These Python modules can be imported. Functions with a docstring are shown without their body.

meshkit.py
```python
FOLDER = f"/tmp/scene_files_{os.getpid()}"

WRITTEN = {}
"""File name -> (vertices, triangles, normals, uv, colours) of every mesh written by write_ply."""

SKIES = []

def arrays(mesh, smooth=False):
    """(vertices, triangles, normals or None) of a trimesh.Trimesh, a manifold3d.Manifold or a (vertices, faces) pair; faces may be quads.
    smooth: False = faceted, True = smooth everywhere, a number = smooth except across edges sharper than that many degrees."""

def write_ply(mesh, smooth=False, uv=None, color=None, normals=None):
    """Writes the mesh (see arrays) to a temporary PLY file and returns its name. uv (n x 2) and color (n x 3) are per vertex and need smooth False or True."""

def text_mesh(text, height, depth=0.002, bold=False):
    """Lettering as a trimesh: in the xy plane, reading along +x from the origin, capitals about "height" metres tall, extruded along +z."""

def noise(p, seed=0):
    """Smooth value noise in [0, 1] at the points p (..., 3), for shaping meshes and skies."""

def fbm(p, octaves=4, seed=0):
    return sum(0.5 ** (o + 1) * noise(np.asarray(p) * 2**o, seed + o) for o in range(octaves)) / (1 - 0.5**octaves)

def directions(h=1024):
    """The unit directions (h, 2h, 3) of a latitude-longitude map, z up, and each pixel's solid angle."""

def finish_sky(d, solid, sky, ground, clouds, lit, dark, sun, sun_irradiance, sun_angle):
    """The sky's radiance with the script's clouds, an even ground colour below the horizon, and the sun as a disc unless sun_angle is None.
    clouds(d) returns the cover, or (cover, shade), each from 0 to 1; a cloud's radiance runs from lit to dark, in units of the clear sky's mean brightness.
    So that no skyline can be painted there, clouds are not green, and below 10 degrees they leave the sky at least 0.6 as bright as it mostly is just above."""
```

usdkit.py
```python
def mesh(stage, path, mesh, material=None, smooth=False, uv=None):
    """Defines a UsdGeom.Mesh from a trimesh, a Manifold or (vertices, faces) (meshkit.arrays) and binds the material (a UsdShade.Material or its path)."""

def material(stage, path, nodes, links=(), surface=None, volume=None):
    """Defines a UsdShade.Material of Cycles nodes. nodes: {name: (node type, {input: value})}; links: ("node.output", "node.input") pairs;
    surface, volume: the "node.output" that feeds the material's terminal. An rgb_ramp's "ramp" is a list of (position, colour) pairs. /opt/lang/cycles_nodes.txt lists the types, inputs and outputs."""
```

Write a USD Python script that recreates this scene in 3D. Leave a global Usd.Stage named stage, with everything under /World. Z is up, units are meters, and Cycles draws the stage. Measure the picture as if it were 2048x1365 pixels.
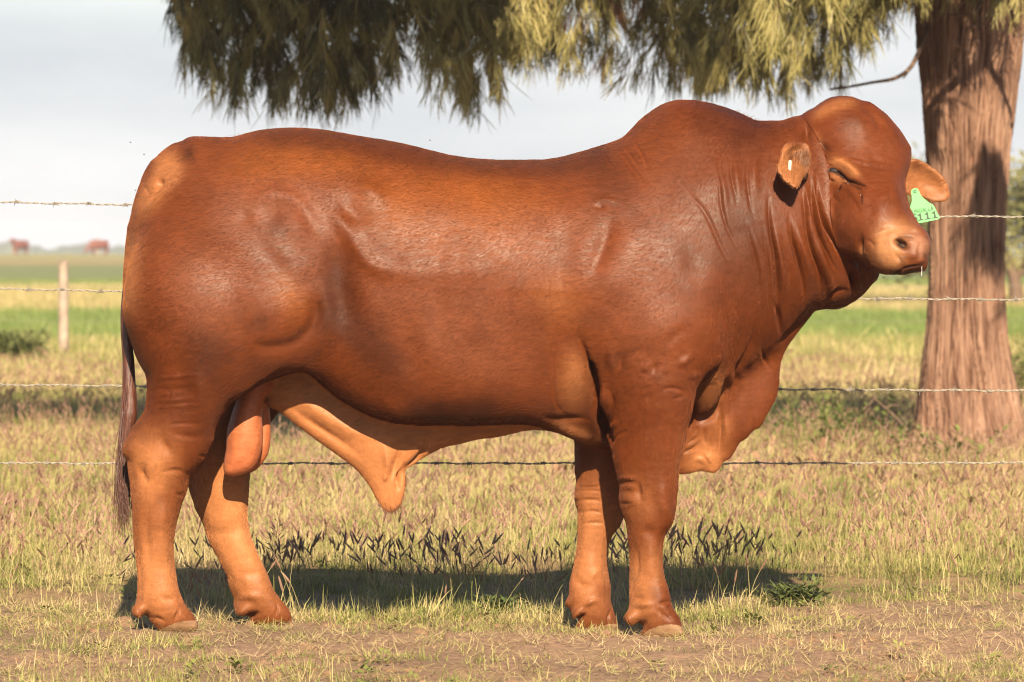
import math, random
import numpy as np
import scipy.ndimage as ndi
import scipy.sparse as sp
import scipy.sparse.linalg as spl
from scipy.interpolate import RBFInterpolator
import trimesh
import meshkit, usdkit
from pxr import Usd, UsdGeom, UsdLux, UsdShade, Gf, Sdf, Vt

stage = Usd.Stage.CreateInMemory()
UsdGeom.SetStageUpAxis(stage, 'Z')
UsdGeom.SetStageMetersPerUnit(stage, 1.0)
UsdGeom.Xform.Define(stage, '/World')
UsdGeom.Scope.Define(stage, '/World/Looks')

# ------------------------------------------------------------------ camera, sky, sun, exposure
F, CX, HY = 8880.0, 1024.0, 485.0          # focal length in photo pixels, image centre, horizon row
CAMY, CAMZ = -13.0, 1.127
cam = UsdGeom.Camera.Define(stage, '/World/camera')
cam.AddTranslateOp().Set(Gf.Vec3d(0, CAMY, CAMZ))
cam.AddRotateXOp().Set(90.0)
cam.CreateHorizontalApertureAttr(36.0)
cam.CreateVerticalApertureAttr(36.0 * 682 / 1024)
cam.CreateFocalLengthAttr(F / 2048 * 36.0)
cam.CreateVerticalApertureOffsetAttr(-(682.5 - HY) / 2048 * 36.0)
cam.CreateFStopAttr(8.0)
cam.CreateFocusDistanceAttr(12.85)
cam.CreateClippingRangeAttr(Gf.Vec2f(0.5, 20000))
cam.CreateExposureAttr(1.85)

SUN_EL, SUN_AZ = math.radians(30.5), math.radians(5.0)   # azimuth: degrees to the right of straight behind the camera
SUN_DIR = np.array([math.sin(SUN_AZ) * math.cos(SUN_EL), -math.cos(SUN_AZ) * math.cos(SUN_EL), math.sin(SUN_EL)])
sun = UsdLux.DistantLight.Define(stage, '/World/sun')
sun.CreateNormalizeAttr(True)
sun.CreateIntensityAttr(1.25)
sun.CreateAngleAttr(0.53)
sun.CreateColorAttr(Gf.Vec3f(1.0, 0.82, 0.58))
_z = SUN_DIR
_x = np.cross([0, 0, 1.0], _z); _x /= np.linalg.norm(_x)
_y = np.cross(_z, _x)
sun.AddTransformOp().Set(Gf.Matrix4d(*_x, 0, *_y, 0, *_z, 0, 0, 0, 0, 1))

usdkit.material(stage, '/World/Looks/sky', {
    'sky': ('sky_texture', {'sky_type': 'single_scattering', 'sun_disc': False, 'sun_elevation': SUN_EL,
                            'sun_rotation': math.atan2(SUN_DIR[0], SUN_DIR[1]), 'aerosol_density': 1.0, 'altitude': 50.0}),
    'tc': ('texture_coordinate', {}), 'sep': ('separate_xyz', {}),
    'mp': ('mapping', {'scale': (1.0, 1.0, 4.0)}),
    'n': ('noise_texture', {'scale': 2.6, 'detail': 6.0, 'roughness': 0.55}),
    'n2': ('noise_texture', {'scale': 7.0, 'detail': 5.0, 'roughness': 0.5}),
    'h': ('map_range', {'from_min': 0.0, 'from_max': 0.32, 'to_min': 0.70, 'to_max': -0.12, 'clamp': True}),   # layers of cloud close up towards the horizon
    's': ('math', {'math_type': 'add'}),
    'r': ('rgb_ramp', {'ramp': [(0.42, (0, 0, 0)), (0.72, (.35, .35, .35)), (1.0, (.97, .97, .97))]}),
    'r2': ('rgb_ramp', {'ramp': [(0.3, (3.55, 3.8, 4.1)), (0.7, (5.5, 5.5, 5.5))]}),
    'm': ('mix_color', {'blend_type': 'mix', 'use_clamp': False}),
    'bg': ('background_shader', {'strength': 0.05}),
}, [('tc.generated', 'mp.vector'), ('tc.generated', 'sep.vector'), ('sep.z', 'h.value'), ('mp.vector', 'n.vector'), ('mp.vector', 'n2.vector'), ('n.fac', 's.value1'), ('h.result', 's.value2'),
    ('s.value', 'r.fac'), ('n2.fac', 'r2.fac'),
    ('r.color', 'm.fac'), ('sky.color', 'm.a'), ('r2.color', 'm.b'), ('m.result', 'bg.color')], surface='bg.background')
dome = UsdLux.DomeLight.Define(stage, '/World/sky')
UsdShade.MaterialBindingAPI.Apply(dome.GetPrim()).Bind(UsdShade.Material.Get(stage, '/World/Looks/sky'))
dome.GetPrim().SetCustomDataByKey('kind', 'structure')

# ------------------------------------------------------------------ helpers
ALB = .71                                    # one scale for all surface colours, so that they sit with the exposure
def dim(stops): return [(p, tuple(ALB * x for x in c)) for p, c in stops]
USED = {}
def path_for(name, parent='/World'):
    k = USED.get((parent, name), 0)
    USED[(parent, name)] = k + 1
    return f'{parent}/{name}' + (f'_{k:03d}' if k else '')
def tag(prim, label=None, cat=None, group=None, kind=None):
    p = prim.GetPrim() if hasattr(prim, 'GetPrim') else prim
    for k, v in (('label', label), ('category', cat), ('group', group), ('kind', kind)):
        if v: p.SetCustomDataByKey(k, v)
    return p
def thing(name, label, cat, loc=(0, 0, 0), group=None):
    p = path_for(name)
    x = UsdGeom.Xform.Define(stage, p)
    x.AddTranslateOp().Set(Gf.Vec3d(*map(float, loc)))
    tag(x, label, cat, group)
    return p
def obj(name, mesh, mat, parent='/World', smooth=False):
    p = path_for(name, parent)
    usdkit.mesh(stage, p, mesh, f'/World/Looks/{mat}', smooth)
    return p
def raw_mesh(path, v, f, mat, normals=None, colors=None, scalars=None):
    m = UsdGeom.Mesh.Define(stage, path)
    f = np.asarray(f)
    m.CreatePointsAttr(Vt.Vec3fArray.FromNumpy(np.ascontiguousarray(v, np.float32)))
    m.CreateFaceVertexCountsAttr(Vt.IntArray.FromNumpy(np.full(len(f), f.shape[1], np.int32)))
    m.CreateFaceVertexIndicesAttr(Vt.IntArray.FromNumpy(f.astype(np.int32).ravel()))
    m.CreateSubdivisionSchemeAttr('none')
    if normals is not None:
        m.CreateNormalsAttr(Vt.Vec3fArray.FromNumpy(np.ascontiguousarray(normals, np.float32)))
        m.SetNormalsInterpolation('vertex')
    if colors is not None:
        UsdGeom.PrimvarsAPI(m).CreatePrimvar('coat', Sdf.ValueTypeNames.Color3fArray, 'vertex').Set(Vt.Vec3fArray.FromNumpy(np.ascontiguousarray(colors, np.float32)))
    for k, a in (scalars or {}).items():
        UsdGeom.PrimvarsAPI(m).CreatePrimvar(k, Sdf.ValueTypeNames.FloatArray, 'vertex').Set(Vt.FloatArray.FromNumpy(np.ascontiguousarray(a, np.float32)))
    UsdShade.MaterialBindingAPI.Apply(m.GetPrim()).Bind(UsdShade.Material.Get(stage, f'/World/Looks/{mat}'))
    return m
def at(px, py, y):
    """photo pixel at depth y -> point"""
    d = (y - CAMY) / F
    return np.array([(px - CX) * d, y, CAMZ - (py - HY) * d])
def smoothstep(a, b, x):
    t = np.clip((x - a) / (b - a), 0, 1)
    return t * t * (3 - 2 * t)
def mat(name, nodes, links=(), surface='p.BSDF'):
    return usdkit.material(stage, f'/World/Looks/{name}', nodes, links, surface=surface)
def simple_mat(name, col, rough=0.6, var=0.25, scale=30.0, bump=0.0, bscale=80.0, spec=0.4):
    c = np.array(col) * ALB
    nodes = {'tc': ('texture_coordinate', {}), 'n': ('noise_texture', {'scale': scale, 'detail': 5.0, 'roughness': 0.6}),
             'r': ('rgb_ramp', {'ramp': [(0.3, tuple(c * (1 - var))), (0.7, tuple(np.minimum(c * (1 + var), 1)))]}),
             'p': ('principled_bsdf', {'roughness': rough, 'specular_ior_level': spec})}
    links = [('tc.object', 'n.vector'), ('n.fac', 'r.fac'), ('r.color', 'p.base_color')]
    if bump:
        nodes['nb'] = ('noise_texture', {'scale': bscale, 'detail': 6.0, 'roughness': 0.6})
        nodes['b'] = ('bump', {'strength': bump, 'distance': 0.01})
        links += [('tc.object', 'nb.vector'), ('nb.fac', 'b.height'), ('b.normal', 'p.normal')]
    return mat(name, nodes, links)
def tube_mesh(pts, rad, seg=6, cap=True):
    pts = np.asarray(pts, float); rad = np.broadcast_to(rad, len(pts))
    t = np.gradient(pts, axis=0); t /= np.linalg.norm(t, axis=1, keepdims=True) + 1e-12
    ref = np.array([0, 0, 1.0]) if abs(t[:, 2]).mean() < 0.8 else np.array([1.0, 0, 0])
    a = np.cross(t, ref); a /= np.linalg.norm(a, axis=1, keepdims=True) + 1e-12
    b = np.cross(t, a)
    ang = np.arange(seg) / seg * 2 * np.pi
    v = pts[:, None] + rad[:, None, None] * (np.cos(ang)[None, :, None] * a[:, None] + np.sin(ang)[None, :, None] * b[:, None])
    n = len(pts); v = v.reshape(-1, 3)
    i = (np.arange(n - 1)[:, None] * seg + np.arange(seg)[None]).ravel()
    j = (np.arange(n - 1)[:, None] * seg + (np.arange(seg)[None] + 1) % seg).ravel()
    f = np.vstack([np.stack([i, j, j + seg], 1), np.stack([i, j + seg, i + seg], 1)])
    if cap:
        v = np.vstack([v, pts[0], pts[-1]])
        k = np.arange(seg); k2 = (k + 1) % seg
        f = np.vstack([f, np.stack([np.full(seg, n * seg), k2, k], 1), np.stack([np.full(seg, n * seg + 1), (n - 1) * seg + k, (n - 1) * seg + k2], 1)])
    return v, f
def join(parts):
    vs, fs, o = [], [], 0
    for v, f in parts:
        vs.append(v); fs.append(np.asarray(f) + o); o += len(v)
    return np.vstack(vs), np.vstack(fs)
def vnormals(v, f):
    n = np.zeros_like(v)
    fn = np.cross(v[f[:, 1]] - v[f[:, 0]], v[f[:, 2]] - v[f[:, 0]])
    for k in range(3):
        for c in range(3):
            n[:, c] += np.bincount(f[:, k], fn[:, c], len(v))
    return n / (np.linalg.norm(n, axis=1, keepdims=True) + 1e-20)
def catmull(pts, n=8, closed=False):
    p = np.asarray(pts, float)
    if closed: q = np.vstack([p[-1], p, p[0], p[1]])
    else: q = np.vstack([2 * p[0] - p[1], p, 2 * p[-1] - p[-2]])
    out = []
    t = np.arange(n)[:, None] / n
    for i in range(1, len(q) - 2):
        a, b, c, d = q[i - 1], q[i], q[i + 1], q[i + 2]
        out.append(0.5 * (2 * b + (c - a) * t + (2 * a - 5 * b + 4 * c - d) * t ** 2 + (3 * b - a - 3 * c + d) * t ** 3))
    out = np.vstack(out)
    return out if closed else np.vstack([out, p[-1]])
# ------------------------------------------------------------------ the bull: traced volumes, blended and meshed as one body
M_PX = 13.0 / F
TRUNK = [(247,600),(247,552),(250,511),(256,455),(260.5,440),(267,411),(272,392),(282,364.5),(289,345.5),(301,326),(316,312),(329,300),(348,288),(363,283.7),(376,277),(388,274.4),(420,275),(448,276),(471,274),(500,266),(530,260),(570,257),(610,257.5),(650,261),(700,270),(750,278),(800,287),(850,299),(900,311),(950,318),(1000,321),(1050,321),(1090,320),(1130,313),(1180,299),(1230,283),(1250,272),(1266,256),(1284,238),(1306,221.4),(1328,208.6),(1350,202),(1372,201),(1405,204),(1438,212),(1475,225),(1511,241.5),(1537,243),(1566,241.5),(1595,233.5),
 (1640,236),(1690,262),(1730,330),(1750,420),(1758,500),(1757,550),(1742,567),(1725,586),(1709,597),(1687,607),(1672,611),(1654,611),(1640,613),(1624,619),(1600,645),(1560,690),(1510,730),(1474,765),(1445,805),(1418,832),(1385,845),(1340,868),(1280,888),(1214,896),(1180,889),(1150,880),(1100,858),(1050,848),(950,850),(850,849),(790,844),(740,830),(690,803),(650,772),(610,742),(560,752),(500,775),(440,790),(380,780),(330,760),(297,730),(272,695),(256,660),(249,635)]
DEWLAP = [(1700,560),(1687,606),(1654,611),(1640,613),(1626,617),(1612,635),(1586,672),(1577,685),(1566,712),(1560,740),(1558,774),(1552,798),(1537,826),(1521.5,854),(1506,863),(1494,877),(1478.5,888),(1469,906),(1457,920),(1446,925),(1444,932),(1435,943),(1426,948),(1401.5,943),(1380,948),(1358,949),(1330,945),(1310,900),(1320,840),(1380,780),(1430,700),(1470,620),(1530,560),(1620,530)]
NHIND = [(247,600),(249,640),(255.7,666),(266,695.7),(276,720.6),(288,742.5),(293,754),(294.5,772),(294,794),(291.5,816),(283,833),(276,842),(263,862.5),(251,884.5),(246,897.6),(247,911),(254,922.5),(257,944.5),(260,966.5),(263,996),(265,1020),(267,1070),(270,1098),(273,1126),(275.7,1153.5),(275.7,1181),(274,1198),(270.5,1211),(271,1222),(277.5,1229),(292,1230),(302,1243),(311,1254),(322,1264),(350,1268),(390,1262),(396,1250),(390,1237),(383,1226),(374,1216),(366.6,1203.6),(359,1185),(354.5,1168),(351,1144),(348,1116),(347,1089),(349,1070),(353,1047),(360.5,1020),(365.6,1003),(371.5,988.5),(376,974),(378,959),(384.7,947.5),(400.8,930),(411,914),(418.4,899),(425.7,883),(430,864),(436,849),(449,825.5),(461,808),(481.6,794.7),(508,778),(530,765.5),(552,754.5),(574,746),(596,740.6),(611,739),(640,741),(660,720),(662,680),(652,620),(625,560),(580,510),(520,470),(440,440),(360,440),(300,470),(262,530)]
FHIND = [(392,1020),(387.5,1006),(381.6,988.5),(374,970),(352,948),(340,925),(345,895),(375,860),(395,820),(410,770),(450,730),(520,715),(575,735),(585,780),(560,820),(530,860),(508,905),(500,950),(497.6,982.5),(495.4,1012),(494.7,1034),(497.6,1056),(501,1072),(507.6,1088.6),(515,1107),(524,1127.5),(533.6,1146),(541,1166.5),(550,1185),(561.4,1200),(572.6,1213),(580,1224),(582,1240),(572,1252),(545,1258),(517,1258),(504,1246),(498,1232),(485,1231),(476,1224),(467.7,1211),(468.6,1198),(459,1176),(454.7,1153.5),(444.5,1135),(437,1118),(424,1094),(416.6,1080),(405,1045)]
NFORE = [(1161,660),(1166,690),(1174,710),(1183,734.5),(1190,761),(1193,783),(1193,802.6),(1200,827),(1212,837),(1216,855),(1218,879.6),(1223,901),(1226,922),(1231,944.5),(1236,965.5),(1238.5,980),(1239,1007),(1245.7,1030),(1252,1046),(1255.4,1065),(1257,1086),(1259,1103),(1259.7,1142.5),(1259,1174),(1259.7,1205),(1258,1220.6),(1258,1238),(1264,1244),(1274,1246),(1286,1250),(1287,1258),(1283,1268),(1292,1277),(1330,1281),(1366,1277),(1371,1266),(1363.6,1252),(1360,1238),(1352,1227),(1344,1213),(1340,1195.6),(1336,1177),(1330,1158),(1326,1134.7),(1325,1111),(1326,1092),(1331,1070),(1341,1054),(1347,1041),(1352,1017),(1353.7,996),(1356,977),(1357,957),(1360,933),(1366.6,901),(1371.5,880),(1376,855),(1383,829),(1390,792),(1394,776),(1400,760),(1420,710),(1430,650),(1425,580),(1400,520),(1350,480),(1290,480),(1235,510),(1195,560),(1172,610)]
FFORE = [(1150,860),(1150,912),(1150.6,944.5),(1153,964),(1150,985),(1150.6,1004),(1156,1025),(1155.5,1057),(1154.8,1085),(1152.7,1103),(1147,1134.7),(1140,1166),(1138.6,1189),(1134,1200),(1131,1208),(1138,1217),(1149,1228),(1157,1234),(1157,1243),(1151,1256),(1160,1265),(1200,1268),(1238,1262),(1240,1254),(1234,1243),(1231.6,1235),(1225,1217.5),(1220.6,1199),(1220.6,1174),(1216.7,1150),(1215,1127),(1216,1100),(1219,1085),(1223,1075),(1229.6,1065),(1239,1054),(1245.7,1039.6),(1256,1010),(1266,960),(1280,900),(1290,840),(1290,790),(1240,770),(1180,790),(1155,820)]
SHEATH = [(500,715),(532,800),(541,815),(563,827),(590,848),(624,874),(650,893),(685,918),(708,936),(727,956),(743,980),(752,998),(763,1014),(772,1024),(784,1026),(798,1018),(806,1003),(810,985),(812,960),(811,940),(822,933),(838,922),(851,914),(871,903),(892,894.5),(924,888),(950,881),(1000,874),(1060,861),(1100,858),(1120,845),(1060,800),(900,790),(760,780),(660,740),(580,700)]
SCROT_N = [(470,810),(455,860),(452,900),(447.5,925),(447.5,943),(452,951),(462,953),(478,952),(495,946),(511,933),(521,910),(526,885),(526,860),(524.5,830),(529,800),(545,770),(520,750),(488,770)]
SCROT_F = [(505,800),(515,860),(505,905),(495,935),(498,947),(512,941),(527,925),(537,907),(541,880),(542,860),(540,828),(541,810),(560,770),(520,760)]
HEAD = [(1611,229),(1631,214.6),(1646.6,203),(1664,195),(1688,193),(1706,195),(1722,201),(1741.5,206),(1757,216.6),(1773,229.5),(1787,245),(1803,265),(1813,281),(1821,295),(1822.6,308.6),(1820.6,328),(1816,344),(1812,358),(1811,370),(1813,388),(1817,407),(1823,423),(1836.5,446),(1849,461),(1853,476),(1852,500),(1845,525),(1825,541),(1800,545),(1762,542),(1741,535),(1728,522),(1714,516),(1695,511),(1680,502),(1668,482.5),(1657,450),(1647,409),(1640,380),(1630,350),(1618,310),(1606,265)]
MUZZLE = [(1722,505),(1727,520),(1733,531),(1741,538.5),(1752,543),(1763,546),(1776,548),(1792,547),(1801,549),(1811,548.5),(1820,544.5),(1830,544.5),(1845,544),(1852,540),(1856,526.5),(1857,512),(1861,497),(1861,482.5),(1856,468),(1846,456),(1830,448),(1806,449),(1780,455),(1752,464),(1733,480)]
EAR_N = [(1622,305),(1622,335),(1612,348),(1604,356),(1601,364),(1597,374),(1590,377),(1579,371),(1565,358),(1556,345),(1554,334),(1560,320),(1564,299),(1573,287),(1586,283),(1600,284),(1612,287),(1620,295)]
EAR_F = [(1805,340),(1822,318),(1834,319),(1846,323),(1862,333),(1878,345),(1889,357),(1898,376),(1900,388),(1897,399),(1890,404),(1875,405),(1862,403),(1848,397),(1835,395),(1818,392),(1805,385)]

class Inflate:
    """A solid whose outline is a closed curve and whose cross-sections are rounded; yc is the depth of its middle."""
    def __init__(s, name, poly, yc, a=1.0, sheet=None, k=0.03, square=None):
        s.name, s.a, s.k, s.sheet = name, a, k, sheet
        p = catmull(poly, 6, True)
        mg = 190 if isinstance(k, tuple) else 70
        lo = np.floor(p.min(0) - mg); hi = np.ceil(p.max(0) + mg)
        s.lo = lo
        w, h = (hi - lo).astype(int)
        from PIL import Image, ImageDraw
        im = Image.new('L', (w * 2, h * 2)); ImageDraw.Draw(im).polygon([tuple((q - lo) * 2) for q in p], fill=1)
        m = np.asarray(im) > 0
        sd = (ndi.distance_transform_edt(m) - ndi.distance_transform_edt(~m)) / 2
        sd = ndi.gaussian_filter(sd, 2.5)[::4, ::4] * M_PX            # metres, one sample per 2 px
        h2, w2 = sd.shape
        c = sd[::2, ::2]; step = 4 * M_PX                              # Poisson problem, one sample per 4 px
        idx = -np.ones(c.shape, int); ins = c > 0; n = ins.sum(); idx[ins] = np.arange(n)
        yy, xx = np.nonzero(ins); rows, cols = [], []
        for dy, dx in ((0, 1), (0, -1), (1, 0), (-1, 0)):
            j = idx[yy + dy, xx + dx]; ok = j >= 0
            rows.append(np.nonzero(ok)[0]); cols.append(j[ok])
        r = np.concatenate(rows); q = np.concatenate(cols)
        A = sp.csr_matrix((np.full(len(r), -1.0), (r, q)), (n, n)) + sp.diags(np.full(n, 4.0))
        u = spl.spsolve(A.tocsc(), np.full(n, step ** 2))
        U = np.zeros(c.shape); U[ins] = u
        good = c > 2.5 * step
        if good.sum() < 30: good = c > 1.2 * step
        ratio = np.where(good, U / np.maximum(c, 1e-6), 0)
        wsum, wgt = ndi.gaussian_filter(ratio, 1.0), ndi.gaussian_filter(good.astype(float), 1.0)
        near = ndi.distance_transform_edt(~(wgt > 0.25), return_distances=False, return_indices=True)
        rr = (wsum / np.maximum(wgt, 1e-9))[tuple(near)]
        rr = np.where(good, ratio, ndi.gaussian_filter(rr, 4.0))
        rr = ndi.zoom(rr, (h2 / c.shape[0], w2 / c.shape[1]), order=1)[:h2, :w2]
        s.U2 = 2 * rr * sd
        if square is not None:                                         # (row where it starts, row where it is full, power): flatter flanks and a broad underside
            row = lo[1] + 2 * np.arange(h2)[:, None]; col = lo[0] + 2 * np.arange(w2)[None]
            g = 1 - (1 - square[2]) * smoothstep(square[0], square[1], row) * smoothstep(480, 640, col) * smoothstep(1190, 1060, col)
            W2 = s.U2.max(); s.U2 = np.where(s.U2 > 0, W2 * np.maximum(s.U2 / W2, 1e-4) ** g, s.U2)
        s.sd = sd
        gy, gx = np.gradient(s.U2, 2 * M_PX)
        s.g2 = gx ** 2 + gy ** 2
        ys = np.asarray(yc, float)
        if ys.ndim == 0: s.YC = np.full(sd.shape, float(yc))
        else:
            Y, X = np.mgrid[0:h2 + 16:16, 0:w2 + 16:16]
            pts = np.stack([X.ravel() * 2 + lo[0], Y.ravel() * 2 + lo[1]], 1)
            if len(ys) < 4: val = RBFInterpolator(ys[:, :2], ys[:, 2], kernel='linear', degree=0)(pts)
            else: val = RBFInterpolator(ys[:, :2] / 100, ys[:, 2], kernel='thin_plate_spline', degree=1)(pts / 100)
            v = val.reshape(X.shape)
            s.YC = ndi.map_coordinates(v, np.mgrid[0:h2, 0:w2] / 16.0, order=3, mode="nearest")
        gy, gx = np.gradient(s.YC, 2 * M_PX); s.slope = np.sqrt(1 + gx ** 2 + gy ** 2)
        hm = a * math.sqrt(max(s.U2.max(), 1e-6)) if sheet is None else sheet
        s.box = (lo + 20, hi - 20, s.YC.min() - hm - .0006 * mg, s.YC.max() + hm + .0006 * mg)
    def phi(s, P):
        d = (P[:, 1] - CAMY) / F
        u, v = P[:, 0] / d + CX, HY - (P[:, 2] - CAMZ) / d
        lo, hi, y0, y1 = s.box
        out = np.full(len(P), 0.2)
        inside = (u > lo[0]) & (u < hi[0]) & (v > lo[1]) & (v < hi[1]) & (P[:, 1] > y0) & (P[:, 1] < y1)
        if not inside.any(): return out
        c = np.stack([(v[inside] - s.lo[1]) / 2, (u[inside] - s.lo[0]) / 2])
        g = lambda m: ndi.map_coordinates(m, c, order=1, mode='nearest')
        yc, sl = g(s.YC), g(s.slope)
        dy = (P[inside, 1] - yc) / sl
        if s.sheet is not None:
            edge = g(s.sd)
            r = s.sheet
            e = np.maximum(r - edge, 0)
            out[inside] = np.clip(np.sqrt(e ** 2 + dy ** 2) - r, -0.2, 0.2)
        else:
            q = (dy / s.a) ** 2 - g(s.U2)
            gr = np.sqrt(g(s.g2) + (2 * dy / s.a ** 2) ** 2)
            out[inside] = np.clip(q / np.maximum(gr, 0.02), -0.2, 0.2)
        return out
class Blob:
    """An ellipsoid at a photo position; radii in metres along x, y, z, turned about y by deg; neg: carved out"""
    def __init__(s, name, px, py, y, r, deg=0.0, k=0.02, neg=False, tilt=0.0):
        s.name, s.k, s.neg = name, k, neg
        s.c = at(px, py, y); s.r = np.array(r)
        c, n = math.cos(math.radians(deg)), math.sin(math.radians(deg))
        R = np.array([[c, 0, n], [0, 1, 0], [-n, 0, c]])
        c, n = math.cos(math.radians(tilt)), math.sin(math.radians(tilt))
        s.R = R @ np.array([[c, n, 0], [-n, c, 0], [0, 0, 1]])
    def phi(s, P):
        q = (P - s.c) @ s.R
        k0 = np.linalg.norm(q / s.r, axis=1); k1 = np.linalg.norm(q / s.r ** 2, axis=1)
        return np.clip(k0 * (k0 - 1) / np.maximum(k1, 1e-9), -0.2, 0.2)

VOLUMES = [
    Inflate('trunk', TRUNK, [(300,400,.0),(300,700,.0),(900,300,.0),(900,800,.0),(1400,220,.0),(1400,800,.0),(1650,300,-.03),(1700,550,-.07)], a=0.86, square=(480, 780, .45)),
    Inflate('dewlap', DEWLAP, [(1700,560,-.05),(1560,720,-.04),(1440,940,-.02),(1340,900,-.02)], a=0.30, k=0.04),
    Inflate('near_hind', NHIND, [(300,560,-.16),(600,600,-.16),(440,700,-.17),(340,900,-.17),(310,1000,-.17),(320,1250,-.17)], a=0.95, k=(.055, .045, 600, 740)),
    Inflate('far_hind', FHIND, [(480,740,.14),(420,900,.17),(460,1000,.17),(530,1240,.17)], a=0.95, k=0.04),
    Inflate('near_fore', NFORE, [(1300,520,-.18),(1300,700,-.19),(1300,900,-.20),(1300,1000,-.20),(1310,1260,-.21)], a=0.86, k=(.14, .035, 640, 780)),
    Inflate('far_fore', FFORE, [(1220,800,.15),(1200,1000,.15),(1190,1250,.14)], a=0.95, k=0.04),
    Inflate('sheath', SHEATH, 0.0, a=0.42, k=0.025),
    Inflate('scrotum_near', SCROT_N, -0.03, a=1.1, k=0.012),
    Inflate('scrotum_far', SCROT_F, 0.035, a=1.1, k=0.008),
    Inflate('head', HEAD, [(1640,230,-.06),(1720,200,-.06),(1790,260,-.07),(1650,380,-.12),(1800,360,-.15),(1690,490,-.22),(1800,500,-.32),(1750,430,-.24)], a=0.95, k=0.03),
    Inflate('muzzle', MUZZLE, [(1740,500,-.27),(1850,470,-.36),(1850,530,-.36),(1790,545,-.32),(1790,450,-.33)], a=1.15, k=0.025),
    Inflate('ear_near', EAR_N, [(1622,300,-.28),(1622,335,-.285),(1600,330,-.275),(1585,310,-.275),(1560,330,-.335),(1565,300,-.31),(1590,377,-.365),(1570,355,-.35),(1590,287,-.275)], sheet=0.008, k=0.012),
    Inflate('ear_far', EAR_F, [(1805,355,.02),(1835,325,.02),(1875,350,.03),(1898,385,.035),(1850,365,.055),(1840,390,.03),(1875,403,.03)], sheet=0.008, k=0.012),
]
def smin(a, b, k):
    h = np.maximum(k - np.abs(a - b), 0) / k
    return np.minimum(a, b) - h * h * k * 0.25
CARVE = [
    Blob('nostril', 1803, 488, -.425, (.0235, .04, .0108), 30, .012, True),
]
def field(P, labels=False):
    out = None; best = None; lab = None
    for i, s in enumerate(VOLUMES):
        d = s.phi(P)
        if labels:
            if best is None: best, lab = d.copy(), np.zeros(len(P), int)
            else:
                m = d < best; best[m] = d[m]; lab[m] = i
        k = s.k
        if isinstance(k, tuple): k = k[0] + (k[1] - k[0]) * smoothstep(k[2], k[3], HY - (P[:, 2] - CAMZ) * F / (P[:, 1] - CAMY))
        out = d if out is None else smin(out, d, k)
    for s in CARVE:
        out = -smin(-out, s.phi(P), s.k)
    return (out, lab) if labels else out

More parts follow.
